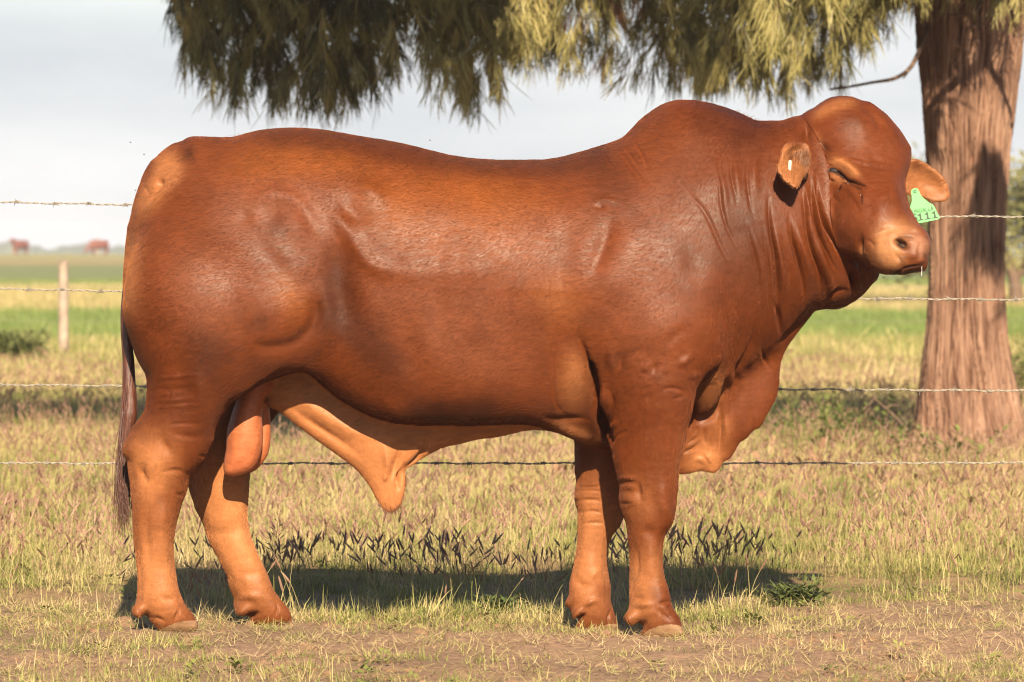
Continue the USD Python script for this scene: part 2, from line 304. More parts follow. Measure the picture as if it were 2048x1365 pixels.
def surface_nets(val, sh, org, h):
    """dual mesh of the zero level of a dense grid"""
    neg = val < 0
    nx, ny, nz = sh
    c = np.zeros((nx - 1, ny - 1, nz - 1), np.uint8)
    for a in (0, 1):
        for b in (0, 1):
            for d in (0, 1):
                c += neg[a:nx - 1 + a, b:ny - 1 + b, d:nz - 1 + d]
    act = (c > 0) & (c < 8)
    cells = np.argwhere(act)
    idx = -np.ones(c.shape, np.int64); idx[act] = np.arange(len(cells))
    acc = np.zeros((len(cells), 3)); cnt = np.zeros(len(cells))
    corners = [(a, b, d) for a in (0, 1) for b in (0, 1) for d in (0, 1)]
    cv = {k: val[cells[:, 0] + k[0], cells[:, 1] + k[1], cells[:, 2] + k[2]] for k in corners}
    for k in corners:
        for ax in range(3):
            if k[ax]: continue
            l = list(k); l[ax] = 1; l = tuple(l)
            a, b = cv[k], cv[l]
            m = (a < 0) != (b < 0)
            t = np.where(m, a / np.where(m, a - b, 1), 0)
            p = np.repeat(np.array(k, float)[None], len(cells), 0); p[:, ax] += t
            acc[m] += p[m]; cnt[m] += 1
    v = org + (cells + acc / cnt[:, None]) * h
    quads = []
    for ax in range(3):
        s0 = [slice(1, -1)] * 3; s1 = [slice(1, -1)] * 3
        s0[ax] = slice(0, -1); s1[ax] = slice(1, None)
        e0, e1 = neg[tuple(s0)], neg[tuple(s1)]
        e = np.argwhere(e0 != e1)
        off = np.ones(3, int); off[ax] = 0
        e = e + off
        flip = neg[e[:, 0], e[:, 1], e[:, 2]]
        b, d = [k for k in range(3) if k != ax]
        def cell(db, dd):
            q = e.copy(); q[:, b] += db; q[:, d] += dd
            return idx[q[:, 0], q[:, 1], q[:, 2]]
        q = np.stack([cell(-1, -1), cell(0, -1), cell(0, 0), cell(-1, 0)], 1)
        if ax == 1: flip = ~flip
        q[~flip] = q[~flip][:, ::-1]
        quads.append(q)
    q = np.vstack(quads)
    return v, np.vstack([q[:, [0, 1, 2]], q[:, [0, 2, 3]]])

def mesh_field(lo, hi, h):
    H = 2 * h
    n = np.ceil((np.array(hi) - lo) / H).astype(int) + 1
    gx, gy, gz = (lo[k] + np.arange(n[k]) * H for k in range(3))
    P = np.stack(np.meshgrid(gx, gy, gz, indexing='ij'), -1).reshape(-1, 3)
    co = np.concatenate([field(p) for p in np.array_split(P, 8)]).reshape(n)
    near = np.abs(co) < 2.4 * H
    sgn = co < 0
    flip = ndi.maximum_filter(sgn.astype(np.uint8), 3) != ndi.minimum_filter(sgn.astype(np.uint8), 3)
    near = ndi.binary_dilation(near | flip, iterations=1)
    N = 2 * n
    fine = np.repeat(np.repeat(np.repeat(np.where(sgn, -0.1, 0.1).astype(np.float32), 2, 0), 2, 1), 2, 2)
    mk = np.repeat(np.repeat(np.repeat(near, 2, 0), 2, 1), 2, 2)
    ijk = np.argwhere(mk)
    val = np.concatenate([field(lo + a * h) for a in np.array_split(ijk, 10)])
    fine[mk] = val
    return surface_nets(fine, N, np.array(lo, float), h)

def smooth_mesh(v, f, it=2, lam=0.5, mu=-0.52):
    n = len(v)
    e = np.vstack([f[:, [0, 1]], f[:, [1, 2]], f[:, [2, 0]]])
    A = sp.coo_matrix((np.ones(len(e)), (e[:, 0], e[:, 1])), (n, n)).tocsr(); A = ((A + A.T) > 0).astype(float)
    D = sp.diags(1 / np.maximum(np.asarray(A.sum(1)).ravel(), 1)); L = D @ A
    for _ in range(it):
        v = v + lam * (L @ v - v)
        v = v + mu * (L @ v - v)
    return v
def refine(v, f, flag):
    """splits the flagged triangles in four, their neighbours as needed"""
    e = np.sort(np.vstack([f[:, [0, 1]], f[:, [1, 2]], f[:, [2, 0]]]), 1)
    key = e[:, 0].astype(np.int64) * len(v) + e[:, 1]
    uniq, inv = np.unique(key, return_inverse=True)
    inv = inv.reshape(3, -1).T
    split = np.zeros(len(uniq), bool)
    split[inv[flag].ravel()] = True
    while True:                                   # two split edges: split the third as well
        k = split[inv].sum(1)
        more = inv[k == 2]
        if not len(more) or split[more].all(): break
        split[more.ravel()] = True
    mid = -np.ones(len(uniq), np.int64); mid[split] = len(v) + np.arange(split.sum())
    a, b = uniq[split] // len(v), uniq[split] % len(v)
    nv = np.vstack([v, (v[a] + v[b]) / 2])
    k = split[inv].sum(1); m = mid[inv]
    out = [f[k == 0]]
    g, mm = f[k == 3], m[k == 3]
    out += [np.stack([g[:, 0], mm[:, 0], mm[:, 2]], 1), np.stack([mm[:, 0], g[:, 1], mm[:, 1]], 1), np.stack([mm[:, 2], mm[:, 1], g[:, 2]], 1), mm]
    for s in range(3):
        sel = (k == 1) & split[inv[:, s]]
        g, x = f[sel], m[sel][:, s]
        a, b, c = g[:, s], g[:, (s + 1) % 3], g[:, (s + 2) % 3]
        out += [np.stack([a, x, c], 1), np.stack([x, b, c], 1)]
    return nv, np.vstack(out)
def project(P):
    d = (P[:, 1] - CAMY) / F
    return P[:, 0] / d + CX, HY - (P[:, 2] - CAMZ) / d
# ------------------------------------------------------------------ muscles, folds and wrinkles, in photo pixels (width) and metres (height)
HD = ('head', 'muzzle')
TO = ('trunk', 'dewlap', 'near_hind', 'near_fore')
LN = ('near_hind', 'near_fore', 'trunk')
STROKES = [  # points, half-width px, height m, parts
    # rump and tail head
    ([(326,356),(319,365),(312,377)], 6, -.022, TO), ([(348,345),(325,372),(306,396),(296,418)], 5, -.008, TO),
    ([(378,333),(348,360),(320,388),(302,412),(290,440)], 9, .008, TO), ([(286,366),(293,380),(301,393)], 3, -.004, TO),
    # flank
    ([(664,424),(690,455),(712,495),(740,530),(790,550)], 16, .006, TO), ([(730,520),(790,545),(870,548),(1000,542)], 18, .0018, TO), ([(686,452),(680,500),(678,560),(690,625),(710,680)], 34, -.016, TO),
    ([(625,590),(633,625),(618,660),(585,686),(540,697),(498,690)], 13, -.008, TO), ([(640,560),(657,620),(645,680),(600,715),(545,735)], 16, .003, TO),
    ([(500,400),(545,388),(590,400),(620,440),(640,480)], 16, .006, TO), ([(520,470),(560,500),(590,540),(600,580)], 22, .005, TO),
    ([(470,580),(500,610),(515,650),(505,690)], 18, -.004, TO),
    ([(296,752),(330,756),(380,752),(420,745)], 4, .003, TO), ([(300,803),(350,801),(405,795)], 4, .0025, TO), ([(300,817),(360,813),(405,806)], 3, .002, TO),
    ([(300,778),(350,780),(400,774)], 6, -.003, TO),
    ([(394,740),(402,780),(405,830),(400,868)], 15, .007, TO), ([(565,733),(505,768),(462,808),(441,845)], 8, .005, TO), ([(350,700),(365,760),(360,820)], 22, -.006, TO),
    # hock and cannon, near hind
    ([(283,925),(284,950),(296,972)], 8, -.008, TO), ([(322,872),(334,898),(342,916)], 9, -.008, TO), ([(318,946),(350,941),(384,950)], 5, -.004, TO),
    ([(350,988),(372,991)], 4, -.004, TO), ([(398,909),(416,913)], 4, -.005, TO), ([(300,985),(292,1040),(296,1110),(300,1160)], 9, -.005, TO),
    ([(330,1000),(322,1060),(325,1130)], 12, .004, TO), ([(318,1190),(340,1200),(356,1195)], 6, -.004, TO), ([(300,1232),(318,1238),(334,1243)], 4, -.006, TO),
    ([(308,852),(345,848),(400,846),(430,838)], 4, -.002, TO), ([(330,862),(380,874),(420,868)], 6, -.003, TO),
    # elbow, arm, chest
    ([(1158,668),(1168,695),(1177,720),(1185,748),(1191,783)], 5, -.022, TO), ([(1180,722),(1187,755),(1192,783),(1193,805),(1200,836),(1211,862),(1218,893)], 8, -.052, TO),
    ([(1108,690),(1107,740),(1109,790),(1118,815),(1142,832),(1184,840)], 4, -.004, TO), ([(1140,690),(1146,740),(1146,800)], 20, .012, ('trunk',)),
    ([(1076,829),(1115,838),(1155,836),(1190,838)], 6, -.008, ('trunk',)), ([(1100,848),(1140,864),(1190,880)], 10, .008, ('trunk',)),
    ([(1383,838),(1414,835),(1436,812),(1449,775),(1452,745)], 10, -.022, TO), ([(1389,800),(1395,777),(1404,764),(1420,757)], 4, -.012, TO),
    ([(1378,860),(1386,825),(1391,795)], 7, -.016, ('trunk', 'dewlap')),
    ([(1212,770),(1208,790),(1214,815)], 13, .012, TO), ([(1224,775),(1228,800),(1220,830)], 5, -.006, TO), ([(1222,845),(1229,852),(1236,838)], 5, .006, TO),
    ([(1222,893),(1234,872),(1260,858)], 4, -.004, TO),
    ([(1285,745),(1297,730),(1302,716)], 6, .006, TO), ([(1305,742),(1318,724)], 6, -.006, TO), ([(1350,735),(1372,716),(1380,700)], 7, .008, TO), ([(1375,755),(1392,742)], 6, .006, TO),
    ([(1262,715),(1280,700),(1292,690)], 8, -.005, TO), ([(1320,780),(1345,775),(1380,788)], 4, -.005, TO), ([(1340,800),(1370,790)], 4, -.004, TO), ([(1230,740),(1222,700),(1236,680)], 10, .006, TO),
    ([(1258,690),(1245,720),(1240,750)], 8, -.006, TO), ([(1330,690),(1350,670),(1375,655)], 10, -.005, TO),
    # foreleg
    ([(1236,957),(1252,954),(1274,958)], 4, .006, TO), ([(1238,968),(1262,964),(1275,968)], 3, -.004, TO), ([(1276,958),(1278,985),(1282,1012)], 5, -.006, TO),
    ([(1244,975),(1258,972),(1272,980)], 5, .004, TO), ([(1240,1005),(1258,1006),(1270,1003)], 3, -.004, TO), ([(1330,960),(1325,1000),(1335,1040)], 14, .006, TO),
    ([(1290,1062),(1304,1066)], 12, -.006, TO), ([(1270,1080),(1274,1120),(1271,1165)], 6, -.005, TO), ([(1300,1080),(1302,1130),(1296,1160)], 10, .004, TO),
    ([(1318,1209),(1332,1204),(1343,1207)], 4, -.007, TO), ([(1266,1213),(1290,1208),(1312,1212)], 6, .005, TO), ([(1270,1200),(1290,1195)], 6, -.005, TO), ([(1288,1228),(1310,1222)], 8, .004, TO),
    ([(1150,972),(1175,975),(1206,972)], 2.5, -.003, ('far_fore',)), ([(1150,983),(1180,981),(1206,984)], 2.5, -.004, ('far_fore',)), ([(1151,1002),(1180,1000),(1208,1004)], 3, -.004, ('far_fore',)),
    ([(1156,1025),(1185,1023),(1212,1028)], 3, -.003, ('far_fore',)), ([(1152,992),(1158,995)], 4, .005, ('far_fore',)), ([(1155,1048),(1190,1046),(1214,1050)], 3, -.003, ('far_fore',)),
    ([(1152,1148),(1160,1170),(1185,1172)], 8, -.005, ('far_fore',)), ([(1178,1155),(1200,1140)], 7, .005, ('far_fore',)), ([(1160,1215),(1185,1202),(1200,1206)], 6, .006, ('far_fore',)),
    ([(1160,1234),(1172,1226)], 4, -.008, ('far_fore',)), ([(1222,1216),(1216,1240),(1222,1256)], 3, -.006, ('far_fore',)),
    ([(408,1060),(440,1070),(490,1050)], 14, -.004, ('far_hind',)), ([(470,1198),(500,1192),(530,1200)], 8, .005, ('far_hind',)), ([(496,1232),(520,1226)], 5, -.006, ('far_hind',)),
    ([(548,1196),(556,1215),(548,1240)], 3, -.004, ('far_hind',)), ([(470,1140),(500,1150),(530,1140)], 10, -.003, ('far_hind',)),
    ([(276,1231),(290,1233),(300,1238)], 4, -.012, TO), ([(1262,1246),(1276,1247),(1287,1250)], 4, -.012, TO), ([(482,1231),(498,1231),(506,1238)], 4, -.010, ('far_hind',)), ([(1310,1215),(1330,1232),(1345,1246)], 4, -.004, TO), ([(360,1215),(352,1235),(350,1250)], 3.5, -.006, TO),
    # neck wrinkles
    ([(1434,286),(1429,326),(1438,370),(1442,413),(1453,454),(1471,490),(1485,520),(1493,540)], 2.6, -.0055, TO), ([(1441,300),(1437,340),(1447,380),(1452,420),(1464,455)], 7, .004, TO),
    ([(1460,300),(1462,355),(1471,399),(1472,430)], 2.6, -.005, TO), ([(1469,310),(1472,350),(1480,400)], 6, .004, TO),
    ([(1229,289),(1255,322),(1284,362),(1293,390)], 3, -.0045, TO), ([(1242,285),(1270,322),(1285,350)], 3, -.004, TO), ([(1262,276),(1285,310),(1300,350)], 3, -.0035, TO), ([(1205,300),(1222,330),(1235,350)], 3, -.003, TO),
    ([(1345,330),(1360,365),(1383,395),(1405,420),(1420,446),(1445,500),(1470,545),(1500,590)], 4, -.005, TO), ([(1500,304),(1493,355),(1500,410),(1512,450)], 3, -.005, TO),
    ([(1512,300),(1508,350),(1514,400)], 8, .005, TO), ([(1484,430),(1500,480),(1515,540),(1522,600),(1530,650)], 3.5, -.007, TO), ([(1492,430),(1510,480),(1526,540),(1533,600)], 7, .005, TO),
    ([(1524,430),(1530,490),(1537,540),(1540,600),(1541,640)], 3, -.006, TO), ([(1536,370),(1537,428),(1544,480),(1551,516),(1555,571),(1560,650)], 4, -.014, TO), ([(1548,440),(1556,500),(1566,560),(1572,610)], 9, .010, TO),
    ([(1576,421),(1581,465),(1595,516),(1606,564),(1611,612)], 4, -.015, TO), ([(1588,430),(1600,480),(1616,530),(1626,580)], 9, .010, TO),
    ([(1605,380),(1612,440),(1624,498),(1640,553),(1645,604)], 4, -.016, ('trunk', 'dewlap') + HD), ([(1630,470),(1645,520),(1662,570),(1668,600)], 8, .010, ('trunk', 'dewlap')),
    ([(1620,350),(1625,400),(1634,450),(1650,495),(1668,532),(1690,556)], 3.5, -.016, ('trunk', 'dewlap') + HD), ([(1609,360),(1616,410),(1626,450)], 4, .006, ('trunk',) + HD),
    ([(1632,345),(1634,380),(1642,420),(1654,460),(1672,500),(1698,522),(1716,524)], 4.5, -.020, ('trunk', 'dewlap') + HD),
    ([(1626,330),(1629,375),(1638,430),(1650,470),(1668,508)], 3.5, .006, ('trunk',) + HD), ([(1640,330),(1643,380),(1651,420),(1664,458)], 3, -.005, HD),
    ([(1692,530),(1708,530),(1713,560),(1725,588)], 4, .010, ('trunk', 'dewlap')), ([(1702,535),(1704,565),(1712,590)], 4, -.010, ('trunk', 'dewlap')), ([(1650,606),(1665,590),(1690,580),(1705,585)], 6, -.006, ('trunk', 'dewlap')),
    ([(1518,640),(1504,681),(1488,715),(1475,734),(1471,757),(1463,786),(1462,817),(1461,848)], 6, -.012, TO), ([(1472,745),(1478,735),(1488,722)], 5, -.008, TO),
    ([(1552,601),(1560,641),(1562,676)], 5, -.012, TO), ([(1545,700),(1580,665),(1605,635),(1622,618)], 5, -.010, TO), ([(1524,680),(1528,712),(1540,737),(1556,742)], 4, -.006, TO), ([(1500,690),(1505,740),(1500,800)], 14, .004, TO),
    ([(1441,800),(1441,835),(1441,870),(1439,905),(1446,923)], 5, -.016, TO), ([(1418,870),(1422,895),(1415,915)], 4, -.006, TO), ([(1452,820),(1455,870),(1452,905)], 8, .007, TO),
    ([(1362,908),(1386,897),(1402,881)], 3.5, -.010, TO), ([(1408,900),(1417,916),(1428,930)], 4, .007, TO), ([(1372,890),(1392,876),(1400,866)], 3, -.005, TO), ([(1412,850),(1408,875),(1414,895)], 3, -.006, TO),
    ([(1428,850),(1427,880),(1431,905)], 3, -.005, TO), ([(1396,850),(1390,870)], 3, -.004, TO), ([(1380,925),(1400,918),(1420,932)], 5, .005, TO), ([(1510,860),(1500,835),(1508,810)], 10, -.004, TO),
    # shoulder and ribs
    ([(1370,460),(1386,515),(1392,575)], 28, -.007, TO), ([(1320,540),(1350,600),(1370,640)], 34, -.006, TO), ([(1270,440),(1255,500),(1225,560),(1190,610)], 34, .007, TO), ([(1225,430),(1205,500),(1180,560)], 18, -.007, TO),
    ([(1180,404),(1210,400),(1240,408)], 5, .006, TO), ([(1190,412),(1212,416)], 5, -.005, TO), ([(1130,420),(1120,520),(1115,600)], 30, -.005, TO),
    ([(960,420),(955,560),(960,700)], 30, .004, TO), ([(880,430),(870,560),(880,700)], 26, -.004, TO), ([(800,620),(820,700),(830,780)], 30, -.006, TO), ([(760,800),(800,822),(850,815)], 18, .008, TO),
    ([(715,365),(745,388),(770,395)], 22, .012, TO), ([(680,390),(700,425),(740,440)], 18, -.007, TO), ([(850,305),(920,330),(1000,345),(1080,345)], 26, .004, TO),
    # sheath
    ([(560,800),(620,845),(690,890),(740,925)], 9, -.006, ('sheath',)), ([(600,800),(680,850),(740,880)], 14, .007, ('sheath',)), ([(793,890),(795,915),(788,940),(780,965)], 7, -.008, ('sheath',)),
    ([(806,935),(798,955),(795,985)], 5, -.012, ('sheath',)), ([(858,880),(840,912),(822,930),(805,938)], 5, -.012, ('sheath',)), ([(765,880),(775,925),(770,965)], 7, .006, ('sheath',)), ([(836,892),(843,900)], 3, -.004, ('sheath',)),
    ([(768,950),(771,955),(768,962)], 4, .003, ('sheath',)),
    # head
    ([(1690,322),(1720,328),(1752,340)], 3, -.0025, HD), ([(1684,312),(1715,316),(1745,326)], 3, -.002, HD), ([(1700,395),(1712,410),(1718,430)], 5, -.003, HD), ([(1655,395),(1662,425),(1676,455)], 6, .004, HD), ([(1660,385),(1672,400),(1690,410)], 5, -.003, HD),
    ([(1640,300),(1655,312),(1680,318)], 6, .006, HD), ([(1738,300),(1752,320),(1770,330)], 8, -.004, HD), ([(1728,478),(1742,486),(1752,500)], 4, -.003, HD), ([(1805,450),(1830,458),(1852,466)], 6, .006, HD),
    ([(1612,242),(1614,270),(1621,298)], 7, -.016, HD + ('trunk',)), ([(1718,207),(1738,222),(1755,243),(1760,262),(1752,278)], 9, -.010, HD), ([(1705,230),(1725,250),(1735,280)], 16, .006, HD), ([(1775,250),(1790,285),(1793,320)], 16, .009, HD),
    ([(1640,285),(1648,297),(1660,309)], 8, -.010, HD), ([(1622,300),(1632,312),(1640,322)], 7, -.010, HD), ([(1652,320),(1675,322),(1698,335),(1717,351),(1738,369)], 9, .016, HD),
    ([(1650,334),(1656,340),(1667,340),(1676,344),(1684,351),(1693,359),(1706,363),(1719,369),(1733,373),(1744,377)], 3.0, -.016, HD), ([(1664,341),(1676,345),(1690,357)], 3.0, -.012, HD),
    ([(1693,359),(1701,368),(1713,374),(1721,380),(1725,389)], 2.4, -.008, HD), ([(1655,352),(1668,357),(1682,360)], 6, .008, HD), ([(1654,356),(1662,362),(1672,363)], 2.2, -.005, HD),
    ([(1649,331),(1660,331),(1671,336)], 1.8, -.004, HD), ([(1690,372),(1704,382),(1715,392)], 8, .006, HD), ([(1680,420),(1690,450),(1700,475)], 26, .010, HD), ([(1736,385),(1742,415),(1738,445)], 18, -.010, HD), ([(1765,345),(1785,400),(1812,445)], 15, .005, HD),
    ([(1775,330),(1785,370),(1795,410),(1810,440)], 14, .006, HD), ([(1720,330),(1760,335),(1790,345)], 4, -.003, HD), 
    ([(1724,466),(1719,492),(1724,517)], 6, -.016, HD), ([(1788,480),(1805,472),(1828,474),(1850,480)], 6, .007, HD), ([(1815,507),(1828,512),(1835,500)], 8, .006, HD),
    ([(1742,470),(1780,460),(1810,458)], 5, -.003, HD), ([(1772,548),(1795,543),(1812,536),(1834,532),(1852,524)], 2.6, -.008, HD), ([(1790,505),(1798,520),(1805,530)], 4, -.004, HD), ([(1760,490),(1765,515),(1780,530)], 16, .006, HD),
    ([(1840,485),(1838,505),(1842,522)], 4, -.005, HD),
    # ears
    ([(1561,322),(1572,300),(1590,289),(1612,291)], 5, .007, ('ear_near',)),     ([(1612,292),(1592,302),(1578,318),(1572,335)], 7, -.006, ('ear_near',)), ([(1606,345),(1595,352),(1590,365)], 4, .004, ('ear_near',)), ([(1583,335),(1581,350),(1585,365)], 2.5, .003, ('ear_near',)),
]
BUMPS = [  # centre, radii px, height m, parts
    ((340,318),(32,26),-.012,TO), ((580,625),(48,60),.016,TO), ((546,432),(26,22),-.006,TO), ((490,436),(16,14),-.004,TO), ((305,925),(22,28),.008,TO), ((262,896),(18,18),.006,TO),
    ((281,1219),(9,8),.020,TO), ((1268,1233),(9,10),.020,TO), ((1158,1222),(10,8),.018,('far_fore',)), ((487,1218),(13,9),.018,('far_hind',)),
    ((1424,735),(36,82),.022,TO), ((1262,1000),(13,11),.006,TO), ((1334,1040),(14,26),.006,TO), ((1690,240),(60,45),.010,HD), ((1668,350),(13,9),.004,HD),
    ((400,560),(110,90),.012,TO), ((320,600),(50,80),.006,TO), ((1290,700),(100,120),.016,TO), ((1150,560),(60,80),.006,TO), ((1440,380),(70,90),.012,TO), ((1372,255),(70,45),.01,TO),
]
COAT, DARK, LIGHT, TAN, PINK = np.array([.096,.0222,.0044]), np.array([.024,.0058,.0020]), np.array([.345,.138,.052]), np.array([.27,.122,.052]), np.array([.21,.095,.055])  # DARK: darker coat, and shade painted into hollows
SHEEN, ORANGE = np.array([.130,.038,.0150]), np.array([.170,.047,.0068])  # SHEEN paints the gloss of the hair into the coat colour
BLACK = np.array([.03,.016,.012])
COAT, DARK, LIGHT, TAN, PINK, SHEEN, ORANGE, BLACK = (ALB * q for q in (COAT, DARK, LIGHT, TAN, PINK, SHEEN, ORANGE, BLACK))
PAINT = [  # strokes of coat colour, painted sheen and painted shade: points, half-width, colour, strength, parts
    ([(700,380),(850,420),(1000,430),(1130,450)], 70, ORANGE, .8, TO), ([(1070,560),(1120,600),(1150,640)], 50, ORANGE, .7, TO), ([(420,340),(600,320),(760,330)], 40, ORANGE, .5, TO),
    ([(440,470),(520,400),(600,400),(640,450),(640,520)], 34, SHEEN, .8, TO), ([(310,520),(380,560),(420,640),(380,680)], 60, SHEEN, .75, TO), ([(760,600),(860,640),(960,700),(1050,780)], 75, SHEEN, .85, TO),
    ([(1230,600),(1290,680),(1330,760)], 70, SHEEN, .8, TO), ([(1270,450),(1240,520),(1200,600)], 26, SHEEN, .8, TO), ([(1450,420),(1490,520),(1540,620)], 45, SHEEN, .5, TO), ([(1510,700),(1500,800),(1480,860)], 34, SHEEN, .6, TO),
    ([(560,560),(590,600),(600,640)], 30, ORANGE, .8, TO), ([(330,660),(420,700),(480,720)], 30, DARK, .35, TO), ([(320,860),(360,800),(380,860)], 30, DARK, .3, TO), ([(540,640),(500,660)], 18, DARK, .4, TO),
    ([(1660,400),(1690,440),(1720,450)], 30, SHEEN, .5, HD), ([(1700,260),(1760,310),(1790,340)], 34, SHEEN, .2, HD), ([(1310,1040),(1300,1000)], 22, SHEEN, .6, TO),
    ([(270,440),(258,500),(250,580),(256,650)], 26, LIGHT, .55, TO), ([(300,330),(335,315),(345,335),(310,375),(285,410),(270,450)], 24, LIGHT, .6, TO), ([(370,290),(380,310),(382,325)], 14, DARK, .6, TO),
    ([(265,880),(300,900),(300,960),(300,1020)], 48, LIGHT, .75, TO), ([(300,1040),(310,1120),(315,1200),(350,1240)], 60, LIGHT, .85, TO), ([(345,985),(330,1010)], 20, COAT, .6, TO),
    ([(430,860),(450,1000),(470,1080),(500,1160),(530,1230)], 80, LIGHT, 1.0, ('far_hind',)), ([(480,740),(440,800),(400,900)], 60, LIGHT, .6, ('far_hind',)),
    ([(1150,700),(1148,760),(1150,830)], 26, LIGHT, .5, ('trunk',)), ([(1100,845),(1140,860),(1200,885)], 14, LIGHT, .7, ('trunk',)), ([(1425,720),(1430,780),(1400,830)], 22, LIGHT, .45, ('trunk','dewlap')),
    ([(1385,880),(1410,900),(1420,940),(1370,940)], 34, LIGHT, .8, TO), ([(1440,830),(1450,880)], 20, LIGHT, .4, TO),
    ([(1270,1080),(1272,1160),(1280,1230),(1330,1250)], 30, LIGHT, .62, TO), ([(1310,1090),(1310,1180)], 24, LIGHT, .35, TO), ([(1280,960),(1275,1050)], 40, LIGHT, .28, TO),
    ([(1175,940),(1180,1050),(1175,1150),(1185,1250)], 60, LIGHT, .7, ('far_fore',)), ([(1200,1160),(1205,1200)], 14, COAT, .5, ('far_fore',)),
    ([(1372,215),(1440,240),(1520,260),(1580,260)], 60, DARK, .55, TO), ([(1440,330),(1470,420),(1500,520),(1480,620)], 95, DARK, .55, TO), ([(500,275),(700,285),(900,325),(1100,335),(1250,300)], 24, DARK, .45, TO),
    ([(1360,480),(1390,540)], 34, DARK, .5, TO), ([(690,470),(675,560),(690,640),(760,710),(840,780)], 40, DARK, .6, TO), ([(1180,300),(1230,360),(1260,420)], 40, DARK, .35, TO), ([(780,810),(900,822),(1020,815)], 22, DARK, .6, TO), ([(640,600),(650,680)], 22, DARK, .4, TO), ([(470,690),(400,740),(370,800)], 34, DARK, .4, TO),  # DARK here paints shade into the shoulder and flank hollows
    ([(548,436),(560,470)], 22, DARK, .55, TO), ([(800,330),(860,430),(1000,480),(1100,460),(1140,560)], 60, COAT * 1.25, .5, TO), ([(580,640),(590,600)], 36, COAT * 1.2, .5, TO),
    ([(1655,322),(1680,325),(1702,340),(1722,356)], 9, LIGHT, .75, HD), ([(1655,350),(1672,356),(1690,368)], 9, LIGHT, .45, HD), ([(1640,290),(1655,305)], 10, DARK, .8, HD), ([(1625,312),(1640,318)], 8, DARK, .7, HD),
    ([(1618,240),(1640,225),(1690,205),(1720,210)], 12, LIGHT, .35, HD), ([(1625,270),(1630,290)], 12, LIGHT, .4, HD), ([(1690,230),(1720,260)], 26, DARK, .35, HD),
    ([(1724,388),(1724,412)], 1.8, DARK, .8, HD), ([(1684,368),(1680,378),(1677,383)], 2.2, DARK, 1., HD), ([(1684,367),(1696,367)], 2.0, DARK, .7, HD),
    ([(1735,500),(1760,510),(1790,525),(1770,470),(1810,462),(1840,462)], 22, TAN, .95, HD), ([(1722,490),(1728,520)], 7, TAN, .5, HD), ([(1800,470),(1830,480),(1850,495),(1830,520)], 15, PINK, .9, HD),
    ([(1789,481),(1805,473),(1828,475)], 2.5, BLACK, .45, HD), ([(1790,484),(1802,491),(1815,499)], 5.6, BLACK, 1.0, HD), ([(1848,505),(1852,512),(1850,522)], 4, BLACK, .55, HD), ([(1850,474),(1857,480)], 3, BLACK, .4, HD),
    ([(1806,538),(1820,533),(1836,532),(1852,524)], 2.6, BLACK, .85, HD), ([(1800,518),(1808,528),(1790,530)], 5, DARK, .45, HD), ([(1778,546),(1800,546),(1830,540),(1850,536)], 6, DARK, .9, HD),  # last stroke paints the shade under the upper lip
    ([(1650,335),(1656,340),(1667,340),(1676,344),(1684,351),(1692,358)], 3.2, BLACK, .95, HD), ([(1696,361),(1706,363),(1720,369),(1734,373)], 1.8, DARK, .9, HD), ([(1693,359),(1701,368),(1713,374),(1722,382)], 1.8, BLACK, .6, HD),
    
    ([(1600,296),(1613,318),(1606,345)], 13, DARK, .75, ('ear_near',)), ([(1587,306),(1578,324)], 6, DARK, .8, ('ear_near',)), ([(1570,290),(1590,286),(1612,290)], 5, COAT, .8, ('ear_near',)),
    ([(1822,325),(1845,335)], 9, COAT, .7, ('ear_far',)),
]
def stroke_weight(u, v, pts, w, long=False):
    """index of the touched vertices and a smooth brush mark along the curve through pts, fading at its ends"""
    c = catmull(pts, 10)
    seg = np.linalg.norm(np.diff(c, axis=0), axis=1); L = np.concatenate([[0], np.cumsum(seg)])
    q = 2.0 if w < 6 else (1.0 if w < 14 else 0.5)               # samples per pixel
    R = 3.2 * w + 3
    lo = c.min(0) - R; size = np.ceil((c.max(0) + R - lo) * q).astype(int) + 2
    m = max(int(L[-1] * q * 2), 8)
    t = np.linspace(0, L[-1], m)
    p = np.stack([np.interp(t, L, c[:, 0]), np.interp(t, L, c[:, 1])], 1)
    end = np.minimum(t, L[-1] - t)
    tap = smoothstep(-0.25 * w, 0.5 * L[-1] if long else min(2.5 * w, 0.35 * L[-1] + 1e-6), end)
    im = np.zeros(size[::-1])
    ij = (p - lo) * q
    i0 = np.floor(ij).astype(int); fr = ij - i0
    for a in (0, 1):
        for b in (0, 1):
            wt = (fr[:, 0] if a else 1 - fr[:, 0]) * (fr[:, 1] if b else 1 - fr[:, 1]) * tap
            np.add.at(im, (i0[:, 1] + b, i0[:, 0] + a), wt)
    sg = w / math.sqrt(2) * q
    im = ndi.gaussian_filter(im, sg, truncate=4)
    im *= sg * math.sqrt(2 * math.pi) / (m / max(L[-1] * q, 1e-6))   # a long straight stroke peaks at 1
    sel = np.nonzero((u > lo[0]) & (u < lo[0] + (size[0] - 2) / q) & (v > lo[1]) & (v < lo[1] + (size[1] - 2) / q))[0]
    g = ndi.map_coordinates(im, np.stack([(v[sel] - lo[1]) * q, (u[sel] - lo[0]) * q]), order=1, mode='nearest')
    return sel, np.minimum(g, 1.25)

